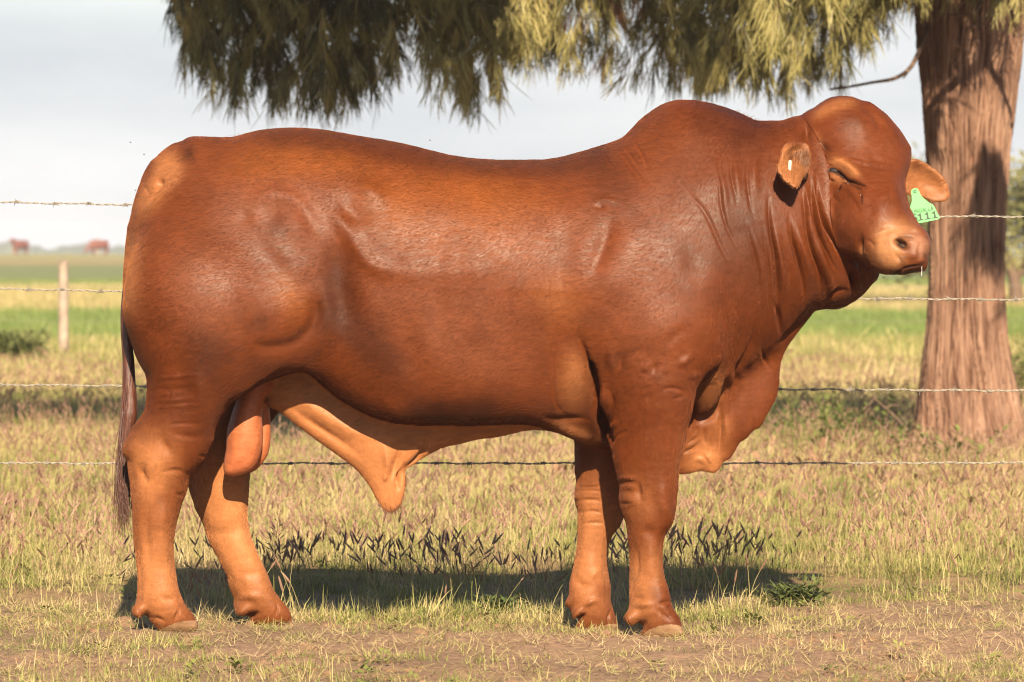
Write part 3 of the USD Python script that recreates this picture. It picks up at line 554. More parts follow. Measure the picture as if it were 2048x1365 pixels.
def sculpt(v, n, lab):
    names = np.array([s.name for s in VOLUMES])
    u, w = project(v)
    view = v - np.array([0, CAMY, CAMZ]); view /= np.linalg.norm(view, axis=1, keepdims=True)
    face = smoothstep(0.05, 0.45, -(n * view).sum(1))
    disp = np.zeros(len(v))
    has = {k: np.isin(lab, [i for i, x in enumerate(names) if x == k]) for k in set(names)}
    mask = lambda parts: np.any([has[k] for k in parts], axis=0)
    cache = {}
    def mk(parts):
        if parts not in cache: cache[parts] = mask(parts).astype(float)
        return cache[parts]
    for pts, wd, amp, parts in STROKES:
        if wd >= 12 and parts is TO: amp = amp * 1.35
        elif wd < 6 and parts is TO: amp = amp * .85
        if parts == ('sheath',) or parts == ('trunk', 'dewlap'): amp = amp * 1.45
        sel, g = stroke_weight(u, w, pts, wd, abs(amp) < .03 and wd < 10)
        disp[sel] += amp * g * mk(parts)[sel]
    for (cx, cy), (rx, ry), amp, parts in BUMPS:
        g = np.exp(-((u - cx) / rx) ** 2 - ((w - cy) / ry) ** 2)
        disp += amp * g * mk(parts)
    fold = meshkit.fbm(np.stack([u / 95, w / 95, v[:, 1] * 5], 1), 2, 5) - 0.5
    fine = meshkit.fbm(np.stack([u / 20, w / 20, v[:, 1] * 12], 1), 2, 9) - 0.5
    body = mk(('trunk', 'near_hind', 'near_fore', 'far_hind', 'far_fore', 'dewlap')); hd = mk(HD)
    arm = np.exp(-((u - 1300) / 110) ** 2 - ((w - 745) / 90) ** 2)
    disp += fold * (.009 * body + .005 * hd) + fine * (.0007 * body + .0015 * hd + .0045 * arm * body)
    disp *= (1 + .5 * smoothstep(880, 980, w)) * (1 + .35 * smoothstep(1520, 1560, u) * smoothstep(360, 400, w) * (1 - hd))
    return v + n * (disp * face)[:, None], face

def coat_colours(v, lab):
    names = [s.name for s in VOLUMES]
    u, w = project(v)
    c = np.repeat(COAT[None], len(v), 0)
    isin = lambda parts: np.isin(lab, [i for i, x in enumerate(names) if x in parts])
    for parts, col, k in ((('sheath',), LIGHT * 1.05, .85), (('scrotum_near', 'scrotum_far'), ALB * np.array([.36, .110, .045]), .95), (('ear_near', 'ear_far'), LIGHT * .8, .75)):
        m = isin(parts); c[m] += (col - c[m]) * k
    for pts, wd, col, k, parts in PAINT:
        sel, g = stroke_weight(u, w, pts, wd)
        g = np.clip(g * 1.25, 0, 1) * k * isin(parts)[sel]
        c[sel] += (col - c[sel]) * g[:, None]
    mot = meshkit.fbm(np.stack([u / 40, w / 40, v[:, 1] * 6], 1), 4, 21) - 0.5
    return np.clip(c * (1 + 0.45 * mot)[:, None], 0, 1)

_c = {'at': ('attribute', {'attribute': 'coat'}), 'tc': ('texture_coordinate', {}),
      'mp': ('mapping', {'rotation': (0, math.radians(-58), 0), 'scale': (110.0, 300.0, 420.0)}), 'n': ('noise_texture', {'scale': 1.0, 'detail': 4.0, 'roughness': 0.65, 'distortion': 0.4}),
      'mp2': ('mapping', {'rotation': (0, math.radians(62), 0), 'scale': (26.0, 60.0, 90.0)}), 'n2': ('noise_texture', {'scale': 1.0, 'detail': 3.0, 'roughness': 0.6}),
      'r': ('rgb_ramp', {'ramp': [(0.25, (.80, .78, .77)), (0.5, (1, 1, 1)), (0.78, (1.17, 1.19, 1.20))]}), 'r2': ('rgb_ramp', {'ramp': [(0.3, (.86, .85, .84)), (0.7, (1.13, 1.14, 1.15))]}),
      'm': ('mix_color', {'blend_type': 'multiply', 'fac': 1.0, 'use_clamp': False}), 'm2': ('mix_color', {'blend_type': 'multiply', 'fac': 1.0, 'use_clamp': False}),
      'b': ('bump', {'strength': 0.25, 'distance': 0.003}),
      'rr': ('map_range', {'from_min': 0.3, 'from_max': 0.7, 'to_min': 0.36, 'to_max': 0.56, 'clamp': True}),
      'p': ('principled_bsdf', {'specular_ior_level': 0.15, 'sheen_weight': 0.0, 'sheen_roughness': 0.35, 'sheen_tint': (1.0, .78, .66)})}
mat('coat', _c, [('tc.object', 'mp.vector'), ('mp.vector', 'n.vector'), ('tc.object', 'mp2.vector'), ('mp2.vector', 'n2.vector'), ('n.fac', 'r.fac'), ('n2.fac', 'r2.fac'),
                 ('at.color', 'm.a'), ('r.color', 'm.b'), ('m.result', 'm2.a'), ('r2.color', 'm2.b'), ('m2.result', 'p.base_color'), ('n.fac', 'b.height'), ('b.normal', 'p.normal'), ('n2.fac', 'rr.value'), ('rr.result', 'p.roughness')])
mat('wet_hide', {'at': ('attribute', {'attribute': 'coat'}), 'p': ('principled_bsdf', {'roughness': 0.3})}, [('at.color', 'p.base_color')])

BULL = thing('bull', 'large red-brown humped bull standing side-on in front of the barbed wire fence', 'bull')
bv, bf = mesh_field((-1.25, -0.66, -0.06), (1.32, 0.48, 1.62), 0.007)
bv = smooth_mesh(bv, bf, 3)
for _pass in range(2):
    _n = vnormals(bv, bf); _fc = bv[bf].mean(1); _u, _w = project(_fc); _fn = _n[bf].mean(1)
    near = (_fn[:, 1] < 0.1)
    headbox = (_u > 1535) & (_u < 1910) & (_w > 180) & (_w < 640)
    bv, bf = refine(bv, bf, near if _pass == 0 else near & headbox)
    bv = smooth_mesh(bv, bf, 1)
def relax(v, f, keep, it):
    e = np.vstack([f[:, [0, 1]], f[:, [1, 2]], f[:, [2, 0]]])
    A = sp.coo_matrix((np.ones(len(e)), (e[:, 0], e[:, 1])), (len(v), len(v))).tocsr(); A = ((A + A.T) > 0).astype(float)
    ids = np.nonzero(keep > .01)[0]; k = keep[ids, None] * .6
    R_ = A[ids]; R_ = sp.diags(1 / np.maximum(np.asarray(R_.sum(1)).ravel(), 1)) @ R_
    for _ in range(it): v[ids] += k * (R_ @ v - v[ids])
    return v
_n = vnormals(bv, bf); _vw = bv - np.array([0, CAMY, CAMZ]); _vw /= np.linalg.norm(_vw, axis=1, keepdims=True)
_fc = smoothstep(.35, .65, -(_n * _vw).sum(1)); _u, _w = project(bv)
_box = lambda x0, x1, y0, y1, m=30: smoothstep(x0 - m, x0 + m, _u) * smoothstep(x1 + m, x1 - m, _u) * smoothstep(y0 - m, y0 + m, _w) * smoothstep(y1 + m, y1 - m, _w)
bv = relax(bv, bf, _fc * np.maximum(_box(300, 740, 400, 720), _box(1190, 1440, 480, 750)), 150)   # thigh and shoulder run smoothly into the barrel
_lab = np.concatenate([field(p, True)[1] for p in np.array_split(bv, 12)])
bv, _face = sculpt(bv, vnormals(bv, bf), _lab)
bv = smooth_mesh(bv, bf, 1)
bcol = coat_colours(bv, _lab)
bnor = vnormals(bv, bf)
# ------------------------------------------------------------------ the bull's parts
_names = [s.name for s in VOLUMES]
_u, _w = project(bv)
cu, cw = _u[bf].mean(1), _w[bf].mean(1)
clab = _lab[bf[:, 0]]
def hoof_faces(part, line):
    line = np.array(line, float)
    return (clab == _names.index(part)) & (cw > np.interp(cu, line[:, 0], line[:, 1])) & (cu > line[0, 0])
HOOVES = [('near_fore', [(1289, 1266), (1300, 1259), (1318, 1252), (1333, 1249), (1352, 1250), (1366, 1254), (1400, 1256)]), ('far_fore', [(1150, 1258), (1200, 1252), (1220, 1248), (1245, 1250)]),
          ('near_hind', [(322, 1258), (345, 1248), (362, 1243), (395, 1241)]), ('far_hind', [(512, 1252), (540, 1248), (590, 1240)])]
taken = np.zeros(len(bf), bool)
def sub_mesh(sel):
    ids, inv = np.unique(bf[sel].ravel(), return_inverse=True)
    return ids, inv.reshape(-1, 3)
mat('horn', {'tc': ('texture_coordinate', {}), 'mp': ('mapping', {'scale': (30, 30, 160)}), 'n': ('noise_texture', {'scale': 1.0, 'detail': 4.0}), 'r': ('rgb_ramp', {'ramp': dim([(.3, (.16, .085, .042)), (.7, (.26, .15, .08))])}),
              'p': ('principled_bsdf', {'roughness': .5})}, [('tc.object', 'mp.vector'), ('mp.vector', 'n.vector'), ('n.fac', 'r.fac'), ('r.color', 'p.base_color')])
for part, line in HOOVES:
    sel = hoof_faces(part, line) & ~taken
    taken |= sel
    ids, ff = sub_mesh(sel)
    raw_mesh(path_for('hoof', BULL), bv[ids] + bnor[ids] * .001, ff, 'horn', bnor[ids])
ids, ff = sub_mesh(~taken)
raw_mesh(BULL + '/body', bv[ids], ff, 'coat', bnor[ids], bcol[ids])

def near_surface(px, py, out=0.0):
    """point of the body's near side seen at a photo pixel"""
    ys = np.linspace(-.62, .45, 600)
    P = np.stack([(px - CX) * (ys - CAMY) / F, ys, CAMZ - (py - HY) * (ys - CAMY) / F], 1)
    d = field(P)
    i = int(np.argmax(d < 0))
    return P[i] - np.array([0, out, 0])
rng = np.random.default_rng(7)
# tail and its switch of hair
tpx = [(262, 560), (254, 610), (251, 650), (254, 690), (257, 725), (258, 760), (260, 795), (259, 830), (253, 865), (249, 900), (250, 930)]
tr = [15, 12, 10, 11, 12, 13, 14, 16, 13, 9, 5]
tp = catmull(np.array([[*at(x, y, yy)] for (x, y), yy in zip(tpx, np.linspace(.0, -.03, len(tpx)))]), 6)
tr = np.interp(np.linspace(0, 1, len(tp)), np.linspace(0, 1, len(tr)), tr) * M_PX
mat('tail_hair', {'tc': ('texture_coordinate', {}), 'mp': ('mapping', {'scale': (260, 260, 14)}), 'n': ('noise_texture', {'scale': 1.0, 'detail': 4.0}), 'r': ('rgb_ramp', {'ramp': dim([(.3, (.034, .0095, .005)), (.7, (.10, .029, .013))])}),
                  'b': ('bump', {'strength': .6, 'distance': .004}), 'p': ('principled_bsdf', {'roughness': .42})},
    [('tc.object', 'mp.vector'), ('mp.vector', 'n.vector'), ('n.fac', 'r.fac'), ('r.color', 'p.base_color'), ('n.fac', 'b.height'), ('b.normal', 'p.normal')])
tv, tf = tube_mesh(tp, tr, 14)
raw_mesh(path_for('tail', BULL), tv, tf, 'tail_hair', -vnormals(tv, tf) if (vnormals(tv, tf) * (tv - tp.mean(0))).sum() < 0 else vnormals(tv, tf))
def curves(path, strands, width, material, tip=0.3):
    c = UsdGeom.BasisCurves.Define(stage, path)
    c.CreateTypeAttr('linear')
    c.CreateCurveVertexCountsAttr(Vt.IntArray([len(s) for s in strands]))
    pts = np.vstack(strands)
    c.CreatePointsAttr(Vt.Vec3fArray.FromNumpy(pts.astype(np.float32)))
    w = np.concatenate([np.linspace(width, width * tip, len(s)) for s in strands])
    c.CreateWidthsAttr(Vt.FloatArray.FromNumpy(w.astype(np.float32))); c.SetWidthsInterpolation('vertex')
    UsdShade.MaterialBindingAPI.Apply(c.GetPrim()).Bind(UsdShade.Material.Get(stage, f'/World/Looks/{material}'))
st = []
for k in range(520):
    t0 = rng.uniform(.45, 1.0)
    a = tp[int(t0 * (len(tp) - 1))]; ang = rng.uniform(0, 2 * np.pi); rr = rng.uniform(.2, 1.0) * np.interp(t0, [.45, .75, 1], [.019, .022, .010])
    p = a + rr * np.array([np.cos(ang), np.sin(ang), 0])
    endx, endy = rng.normal(250, 9), rng.triangular(930, 1030, 1085)
    e = at(endx, endy, rng.normal(-.03, .02)); 
    if rng.random() < .07: e = at(rng.uniform(222, 240), rng.uniform(1000, 1075), -.03)
    mid = (p + e) / 2 + np.array([rng.normal(-.006, .006), rng.normal(0, .008), 0])
    q = catmull(np.array([p, mid, e]), 7)
    wob = np.sin(np.linspace(0, rng.uniform(4, 12), len(q)) + rng.uniform(0, 6)) * .0025
    q[:, 0] += wob * np.linspace(0, 1, len(q))
    st.append(q)
curves(path_for('tail_switch', BULL), st, .0017, 'tail_hair')
# hair of the sheath tip, the crest behind the hump, the back and rump outline, inside the near ear, eyelashes
mat('short_hair', {'p': ('principled_bsdf', {'base_color': (.08, .026, .009), 'roughness': .5})})
st = []
for k in range(240):
    x, y = rng.uniform(768, 812), 0
    y = np.interp(x, [768, 784, 800, 812], [1016, 1022, 1010, 960]) - rng.uniform(0, 14)
    p = at(x, y, rng.normal(0, .008)); d = np.array([rng.normal(.004, .007), rng.normal(0, .006), -rng.uniform(.012, .03)])
    st.append(np.array([p, p + d * .5 + [rng.normal(0, .002), 0, 0], p + d]))
curves(path_for('sheath_hair', BULL), st, .0009, 'short_hair')
st = []
ridge = catmull(np.array([(430, 276), (520, 262), (610, 258), (700, 271), (800, 288), (900, 312), (1000, 322), (1090, 321), (1180, 300), (1250, 273), (1306, 222), (1372, 202), (1438, 213), (1475, 226), (1511, 243), (1537, 245), (1595, 235)]), 40)
for k in range(900):
    x, y = ridge[rng.integers(len(ridge))]
    big = 1.0 if 1470 < x < 1545 else (.55 if 1090 < x < 1200 else .35)
    p = at(x + rng.normal(0, 3), y + 2.5, rng.normal(0, .012)); d = np.array([rng.uniform(-.010, -.002) if x < 1300 else rng.uniform(.0, .010), rng.normal(0, .003), rng.uniform(.006, .013)]) * big
    st.append(np.array([p, p + d * .6, p + d + [d[0] * .4, 0, -abs(d[2]) * .1]]))
curves(path_for('crest_hair', BULL), st, .0007, 'short_hair')
mat('ear_hair', {'p': ('principled_bsdf', {'base_color': (.12, .043, .014), 'roughness': .5})})
st = []
for k in range(260):
    x, y = rng.uniform(1586, 1618), rng.uniform(298, 340)
    p = near_surface(x, y) + np.array([0, .004, 0]); d = np.array([rng.normal(-.004, .006), rng.uniform(-.018, -.004), -rng.uniform(.014, .036)])
    st.append(np.array([p, p + d * [.4, 1.0, .4], p + d * [1, .9, 1]]))
curves(path_for('ear_hair', BULL), st, .0008, 'ear_hair')
st = []
mat('lash', {'p': ('principled_bsdf', {'base_color': (.02, .01, .008), 'roughness': .4})})
for k in range(46):
    x = rng.uniform(1655, 1689); y = np.interp(x, [1652, 1667, 1677, 1689], [338, 340, 345, 355])
    p = near_surface(x, y) + np.array([0, -.001, 0]); d = np.array([rng.normal(-.003, .002), -.010, -rng.uniform(.006, .014)])
    st.append(np.array([p, p + d * [.3, .7, .5], p + d]))
curves(path_for('eyelash', BULL), st, .0008, 'lash')
# eye, wet and almost shut
mat('eye', {'p': ('principled_bsdf', {'base_color': (.012, .008, .007), 'roughness': .06, 'coat_weight': .6})})
e = trimesh.creation.icosphere(3, 1.0); e.apply_scale([.018, .012, .012]); c = near_surface(1671, 344)
e.apply_transform(trimesh.transformations.rotation_matrix(math.radians(24), [0, 1, 0])); e.apply_translation(c + [0, .0125, 0])
obj('eye', e, 'eye', BULL, True)
# tear drops and drool
mat('wet', {'p': ('principled_bsdf', {'base_color': (.9, .9, .9), 'roughness': .05, 'transmission_weight': .9, 'ior': 1.33})})
for x, y, r in ((1676, 382, .0022), (1721, 391, .002), (1691, 363, .0018), (1696, 367, .0016), (1797, 519, .0022), (1805, 515, .0026), (1811, 514, .0022), (1800, 524, .0016)):
    b = trimesh.creation.icosphere(2, r); b.apply_translation(near_surface(x, y)); obj('drop', b, 'wet', BULL, True)
dp = near_surface(1843, 533)
v, f = tube_mesh(np.array([dp + [0, -.002, 0], dp + [.0006, -.003, -.010], dp + [.0002, -.003, -.020], dp + [0, -.003, -.027]]), np.array([.0022, .0013, .0013, .0022]), 8)
obj('drool', (v, f), 'wet', BULL, True)

# green tag pinned to the far ear
mat('tag_green', {'tc': ('texture_coordinate', {}), 'n': ('noise_texture', {'scale': 60.0, 'detail': 3.0}), 'r': ('rgb_ramp', {'ramp': dim([(.3, (.105, .43, .13)), (.7, (.125, .49, .155))])}), 'p': ('principled_bsdf', {'roughness': .45})}, [('tc.object', 'n.vector'), ('n.fac', 'r.fac'), ('r.color', 'p.base_color')])
mat('tag_ink', {'p': ('principled_bsdf', {'base_color': (.012, .022, .016), 'roughness': .6})})
mat('tag_white', {'p': ('principled_bsdf', {'base_color': (.46, .40, .27), 'roughness': .45})})
from shapely.geometry import Polygon
TY = -.018                                      # depth of the tag
tag_px = [(1824, 379), (1829, 377), (1835, 377.5), (1838, 382), (1841, 390), (1848, 398), (1857, 405), (1866, 409.5), (1869, 414), (1874, 425), (1879.5, 434), (1879, 437.5), (1873, 440), (1840, 446.5), (1815, 451.5), (1811, 450.5), (1808, 446), (1806, 430), (1807, 419), (1813, 415), (1820, 414), (1824, 403), (1823.5, 392), (1821.5, 385)]
d = (TY - CAMY) / F
pl = np.array([((x - CX) * d, CAMZ - (y - HY) * d) for x, y in tag_px])
poly = Polygon(pl).buffer(-.0008).buffer(.0008)
tg = trimesh.creation.extrude_polygon(poly, .0016, engine='earcut')
R = np.array([[1, 0, 0, 0], [0, 0, 1, 0], [0, 1, 0, 0], [0, 0, 0, 1.0]])       # (x, y, z) -> (x, z, y)
tg.apply_transform(R); tg.invert(); tg.apply_translation([0, TY, 0])
TAGP = path_for('ear_tag', BULL)
UsdGeom.Xform.Define(stage, TAGP)
obj('plate', tg, 'tag_green', TAGP)
def tag_text(m, px, py, width, ang):
    m.apply_scale([width / (m.bounds[1, 0] - m.bounds[0, 0]), 1, 1]); m.apply_translation([-m.bounds[0, 0], 0, 0])
    m.apply_transform(trimesh.transformations.rotation_matrix(math.radians(ang), [0, 0, 1]))
    m.apply_transform(R); m.invert()
    d = (TY - CAMY) / F
    m.apply_translation([(px - CX) * d, TY - .0006, CAMZ - (py - HY) * d])
    obj('lettering', m, 'tag_ink', TAGP)
tag_text(meshkit.text_mesh('MUNGALLA', .0118, .0007, True), 1817, 430.5, .0755, 11)
num = [meshkit.text_mesh('5', .0205, .0007, True)]
for k in range(3):                                                   # ones with a flag and a foot
    one = Polygon([(.001, 0), (.013, 0), (.013, .0032), (.0092, .0032), (.0092, .0205), (.0058, .0205), (.0015, .0165), (.0015, .0132), (.0052, .0150), (.0052, .0032), (.001, .0032)])
    m = trimesh.creation.extrude_polygon(one, .0007, engine='earcut'); m.apply_translation([.0158 + .0150 * k, 0, 0]); num.append(m)
tag_text(trimesh.util.concatenate(num), 1822.5, 444.5, .079, 9)
pin = trimesh.creation.cylinder(.0052, .004, sections=20); pin.apply_transform(R); d0 = at(1830, 381.5, TY - .002); pin.apply_translation(d0); obj('pin', pin, 'tag_green', TAGP, 30)
hole = trimesh.creation.cylinder(.0024, .004, sections=16); hole.apply_transform(R); hole.apply_translation(at(1830, 381.5, TY - .0032)); obj('pin_hole', hole, 'tag_ink', TAGP, 30)
stem = trimesh.creation.cylinder(.003, .06, sections=12); stem.apply_transform(R); stem.apply_translation(at(1830, 381.5, TY + .030)); obj('stem', stem, 'tag_green', TAGP, 30)
# cream button in the near ear
bt = trimesh.creation.capsule(.024, .0056, count=[12, 12]); bt.apply_translation(-bt.bounds.mean(0)); bt.apply_scale([.9, .8, 1.0]); bt.apply_transform(trimesh.transformations.rotation_matrix(math.radians(5), [0, 1, 0])); bt.apply_translation(near_surface(1579, 333) + [0, -.009, 0])
obj('ear_button', bt, 'tag_white', BULL, True)

# ------------------------------------------------------------------ the coat: short hair lying along the body
def coat_hair(count, seed=3):
    r = np.random.default_rng(seed)
    tri = bv[bf]; ar = np.linalg.norm(np.cross(tri[:, 1] - tri[:, 0], tri[:, 2] - tri[:, 0]), axis=1)
    fn = bnor[bf].mean(1)
    view = tri.mean(1) - np.array([0, CAMY, CAMZ]); view /= np.linalg.norm(view, axis=1, keepdims=True)
    wet = ((clab == _names.index('muzzle')) & (cu > 1790)) | ((cu > 1782) & (cu < 1870) & (cw > 472) & (cw < 530))
    ar = ar * ((fn * view).sum(1) < .25) * ~taken * ~wet * np.where(np.isin(clab, [_names.index(k) for k in ('scrotum_near', 'scrotum_far')]), 0, 1)
    ar = ar * np.where(np.isin(clab, [_names.index(k) for k in ('head', 'muzzle', 'near_hind', 'near_fore', 'far_hind', 'far_fore')]), 1.25, 1)
    f = r.choice(len(bf), count, p=ar / ar.sum())
    a, b = r.random((2, count)); m = a + b > 1; a[m], b[m] = 1 - a[m], 1 - b[m]
    p = tri[f, 0] + a[:, None] * (tri[f, 1] - tri[f, 0]) + b[:, None] * (tri[f, 2] - tri[f, 0])
    n = fn[f]; n = n / np.linalg.norm(n, axis=1, keepdims=True)
    u, w = project(p)
    d = np.tile([-.80, .0, -.42], (count, 1))
    leg = smoothstep(800, 960, w)[:, None]; d = d * (1 - leg) + leg * np.array([-.12, 0, -1.0])
    nk = (smoothstep(1250, 1450, u) * smoothstep(1640, 1600, u))[:, None]; d = d * (1 - nk) + nk * np.array([-.30, 0, -.9])
    h = np.isin(_lab[bf[f, 0]], [_names.index('head'), _names.index('muzzle')])[:, None]; d = np.where(h, np.array([.35, -.3, -.75]), d)
    sw = (meshkit.fbm(np.stack([u / 60, w / 60, 0 * u], 1), 2, 40) - .5) * .5
    c, s = np.cos(sw), np.sin(sw); d = np.stack([d[:, 0] * c - d[:, 2] * s, d[:, 1], d[:, 0] * s + d[:, 2] * c], 1)
    d += r.normal(0, .10, (count, 3)); d -= n * (d * n).sum(1, keepdims=True); d /= np.linalg.norm(d, axis=1, keepdims=True) + 1e-9
    L = r.uniform(.006, .012, count) * np.where(h[:, 0], .6, np.where(leg[:, 0] > .5, .8, 1)); lift = r.uniform(.06, .22, count)
    p1 = p + (d * .55 + n * (lift * .55)[:, None]) * L[:, None]; p2 = p + (d + n * (lift * .75)[:, None]) * L[:, None]
    al, ac = -.88 * u + .46 * w, .46 * u + .88 * w
    lg = leg[:, 0] + nk[:, 0] * .8 + h[:, 0] > .5
    al, ac = np.where(lg, w, al), np.where(lg, u, ac)
    lock = meshkit.fbm(np.stack([al / 15, ac / 4.0, 0 * u], 1), 2, 61) - .5           # hairs lie together in locks
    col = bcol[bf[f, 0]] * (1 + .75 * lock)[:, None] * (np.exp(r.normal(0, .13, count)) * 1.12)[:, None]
    pts = np.stack([p - n * .0005, p1, p2], 1).reshape(-1, 3)
    path = path_for('coat_hair', BULL)
    cv = UsdGeom.BasisCurves.Define(stage, path); cv.CreateTypeAttr('linear')
    cv.CreateCurveVertexCountsAttr(Vt.IntArray.FromNumpy(np.full(count, 3, np.int32)))
    cv.CreatePointsAttr(Vt.Vec3fArray.FromNumpy(pts.astype(np.float32)))
    cv.CreateWidthsAttr(Vt.FloatArray.FromNumpy(np.tile(np.array([.0005, .00044, .00018], np.float32), count))); cv.SetWidthsInterpolation('vertex')
    UsdGeom.PrimvarsAPI(cv).CreatePrimvar('coat', Sdf.ValueTypeNames.Color3fArray, 'uniform').Set(Vt.Vec3fArray.FromNumpy(np.clip(col, 0, 1).astype(np.float32)))
    UsdShade.MaterialBindingAPI.Apply(cv.GetPrim()).Bind(UsdShade.Material.Get(stage, '/World/Looks/coat_strand'))
    tag(cv, kind='stuff')
mat('coat_strand', {'at': ('attribute', {'attribute': 'coat'}), 'p': ('principled_bsdf', {'roughness': .5, 'specular_ior_level': .15})}, [('at.color', 'p.base_color')])
coat_hair(330000)
# ------------------------------------------------------------------ ground
def ground_z(x, y):
    z = -.025 * smoothstep(-.25, .3, y)
    near = np.clip(1 - (y + 13 - 20) / 40, 0, 1)
    p = np.stack([x * 1.0, y * 1.0, np.zeros_like(x)], -1)
    z = z + near * ((meshkit.fbm(p * 1.3, 3, 3) - .5) * .05 + (meshkit.fbm(p * 9, 3, 4) - .5) * .022 + (meshkit.fbm(p * 32, 2, 8) - .5) * .012)
    away = smoothstep(.0, .9, np.hypot((x + .0) / 1.6, (y - 0) / .8) - .4)
    z = z * (.45 + .55 * away)
    far = y + 13
    z = z + .15 * (meshkit.fbm(p / 40, 2, 6) - .5) * smoothstep(40, 120, far) - 7.0 * smoothstep(430, 700, far)
    return z
def axis(a, b, step, end, growth):
    core = list(np.arange(a, b + 1e-9, step)); s = step
    while core[-1] < end: s *= growth; core.append(core[-1] + s)
    return core
gx = axis(0, 3.2, .035, 900, 1.16); gx = np.array([-x for x in gx[:0:-1]] + gx)
gy = np.array([-60, -30, -15, -8, -5, -3.5, -2.6] + axis(-2.2, 3.0, .03, 1600, 1.035))
X, Y = np.meshgrid(gx, gy, indexing='ij')
Z = ground_z(X.ravel(), Y.ravel()).reshape(X.shape)
V = np.stack([X, Y, Z], -1).reshape(-1, 3)
I = np.arange(len(gx) * len(gy)).reshape(X.shape)
Q = np.stack([I[:-1, :-1], I[1:, :-1], I[1:, 1:], I[:-1, 1:]], -1).reshape(-1, 4)
FF = np.vstack([Q[:, [0, 1, 2]], Q[:, [0, 2, 3]]])
DEPTH = lambda py: 10010.0 / (py - 485.0)
def bands():
    """colours of the paddock by distance (log scale from 10 to 1000 m)"""
    rows = [(1365, (.25, .16, .108)), (1230, (.25, .16, .108)), (1150, (.22, .15, .075)), (900, (.30, .215, .11)), (780, (.33, .245, .12)), (765, (.34, .28, .115)), (738, (.33, .295, .11)), (705, (.30, .28, .10)), (692, (.20, .215, .075)), (640, (.175, .20, .07)), (624, (.19, .21, .075)), (618, (.34, .24, .115)), (600, (.35, .255, .12)),
            (582, (.32, .235, .11)), (575, (.16, .185, .07)), (532, (.155, .18, .07)), (528, (.25, .20, .085)), (505, (.27, .265, .10)), (500, (.27, .265, .10))]
    return [((math.log10(DEPTH(py)) - 1) / 2, tuple(ALB * q for q in c)) for py, c in rows]
usdkit.material(stage, '/World/Looks/ground', {
    'g': ('geometry', {}), 's': ('separate_xyz', {}), 'd': ('math', {'math_type': 'add', 'value2': 13.0}), 'mx': ('math', {'math_type': 'maximum', 'value2': 10.0}),
    'lg': ('math', {'math_type': 'logarithm', 'value2': 10.0}), 'l1': ('math', {'math_type': 'subtract', 'value2': 1.0}), 'l2': ('math', {'math_type': 'multiply', 'value2': 0.5}),
    'mpn': ('mapping', {'scale': (.12, .06, .1)}), 'nw': ('noise_texture', {'scale': 1.0, 'detail': 3.0}), 'wv': ('map_range', {'from_min': 0.0, 'from_max': 1.0, 'to_min': -.022, 'to_max': .022}), 'ad': ('math', {'math_type': 'add'}),
    'r': ('rgb_ramp', {'ramp': bands()}),
    'n1': ('noise_texture', {'scale': 1.1, 'detail': 6.0, 'roughness': .65}), 'n2': ('noise_texture', {'scale': 38.0, 'detail': 6.0, 'roughness': .7}), 'n3': ('noise_texture', {'scale': 6.0, 'detail': 5.0}),
    'r1': ('rgb_ramp', {'ramp': [(.35, (.80, .80, .80)), (.65, (1.2, 1.18, 1.15))]}), 'r2': ('rgb_ramp', {'ramp': [(.28, (.62, .60, .58)), (.5, (1, 1, 1)), (.72, (1.3, 1.28, 1.25))]}),
    'm1': ('mix_color', {'blend_type': 'multiply', 'fac': 1.0, 'use_clamp': False}), 'm2': ('mix_color', {'blend_type': 'multiply', 'fac': 1.0, 'use_clamp': False}),
    'b': ('bump', {'strength': .8, 'distance': .012}), 'p': ('principled_bsdf', {'roughness': .9, 'specular_ior_level': .15}),
}, [('g.position', 's.vector'), ('s.y', 'd.value1'), ('d.value', 'mx.value1'), ('mx.value', 'lg.value1'), ('lg.value', 'l1.value1'), ('l1.value', 'l2.value1'), ('g.position', 'mpn.vector'), ('mpn.vector', 'nw.vector'), ('nw.fac', 'wv.value'),
    ('l2.value', 'ad.value1'), ('wv.result', 'ad.value2'), ('ad.value', 'r.fac'), ('g.position', 'n1.vector'), ('g.position', 'n2.vector'), ('g.position', 'n3.vector'), ('n1.fac', 'r1.fac'), ('n2.fac', 'r2.fac'),
    ('r.color', 'm1.a'), ('r1.color', 'm1.b'), ('m1.result', 'm2.a'), ('r2.color', 'm2.b'), ('m2.result', 'p.base_color'), ('n2.fac', 'b.height'), ('b.normal', 'p.normal')], surface='p.BSDF')
raw_mesh('/World/ground', V, FF, 'ground', vnormals(V, FF))
tag(stage.GetPrimAtPath('/World/ground'), kind='structure')

# ------------------------------------------------------------------ grass
def leaf_mat(name, stops, transl=.3, rough=.6, patch=None):
    nodes = {'oi': ('object_info', {}), 'g': ('geometry', {}), 'n': ('noise_texture', {'scale': .9, 'detail': 3.0}), 'a': ('math', {'math_type': 'multiply_add', 'value2': .55}), 'h': ('math', {'math_type': 'multiply_add', 'value2': 1.5, 'value3': -.55}),
             'w': ('math', {'math_type': 'multiply', 'value2': .30}), 'ad': ('math', {'math_type': 'add'}),
             'r': ('rgb_ramp', {'ramp': dim(stops)}), 'p': ('principled_bsdf', {'roughness': rough, 'specular_ior_level': .3}), 't': ('translucent_bsdf', {}), 'm': ('mix_closure', {'fac': transl})}
    links = [('g.position', 'n.vector'), ('n.fac', 'h.value1'), ('oi.random', 'a.value1'), ('h.value', 'a.value3'), ('g.random_per_island', 'w.value1'), ('w.value', 'ad.value1'), ('a.value', 'ad.value2'), ('ad.value', 'r.fac'),
             ('r.color', 'p.base_color'), ('r.color', 't.color'), ('p.BSDF', 'm.closure1'), ('t.BSDF', 'm.closure2')]
    usdkit.material(stage, f'/World/Looks/{name}', nodes, links, surface='m.closure')
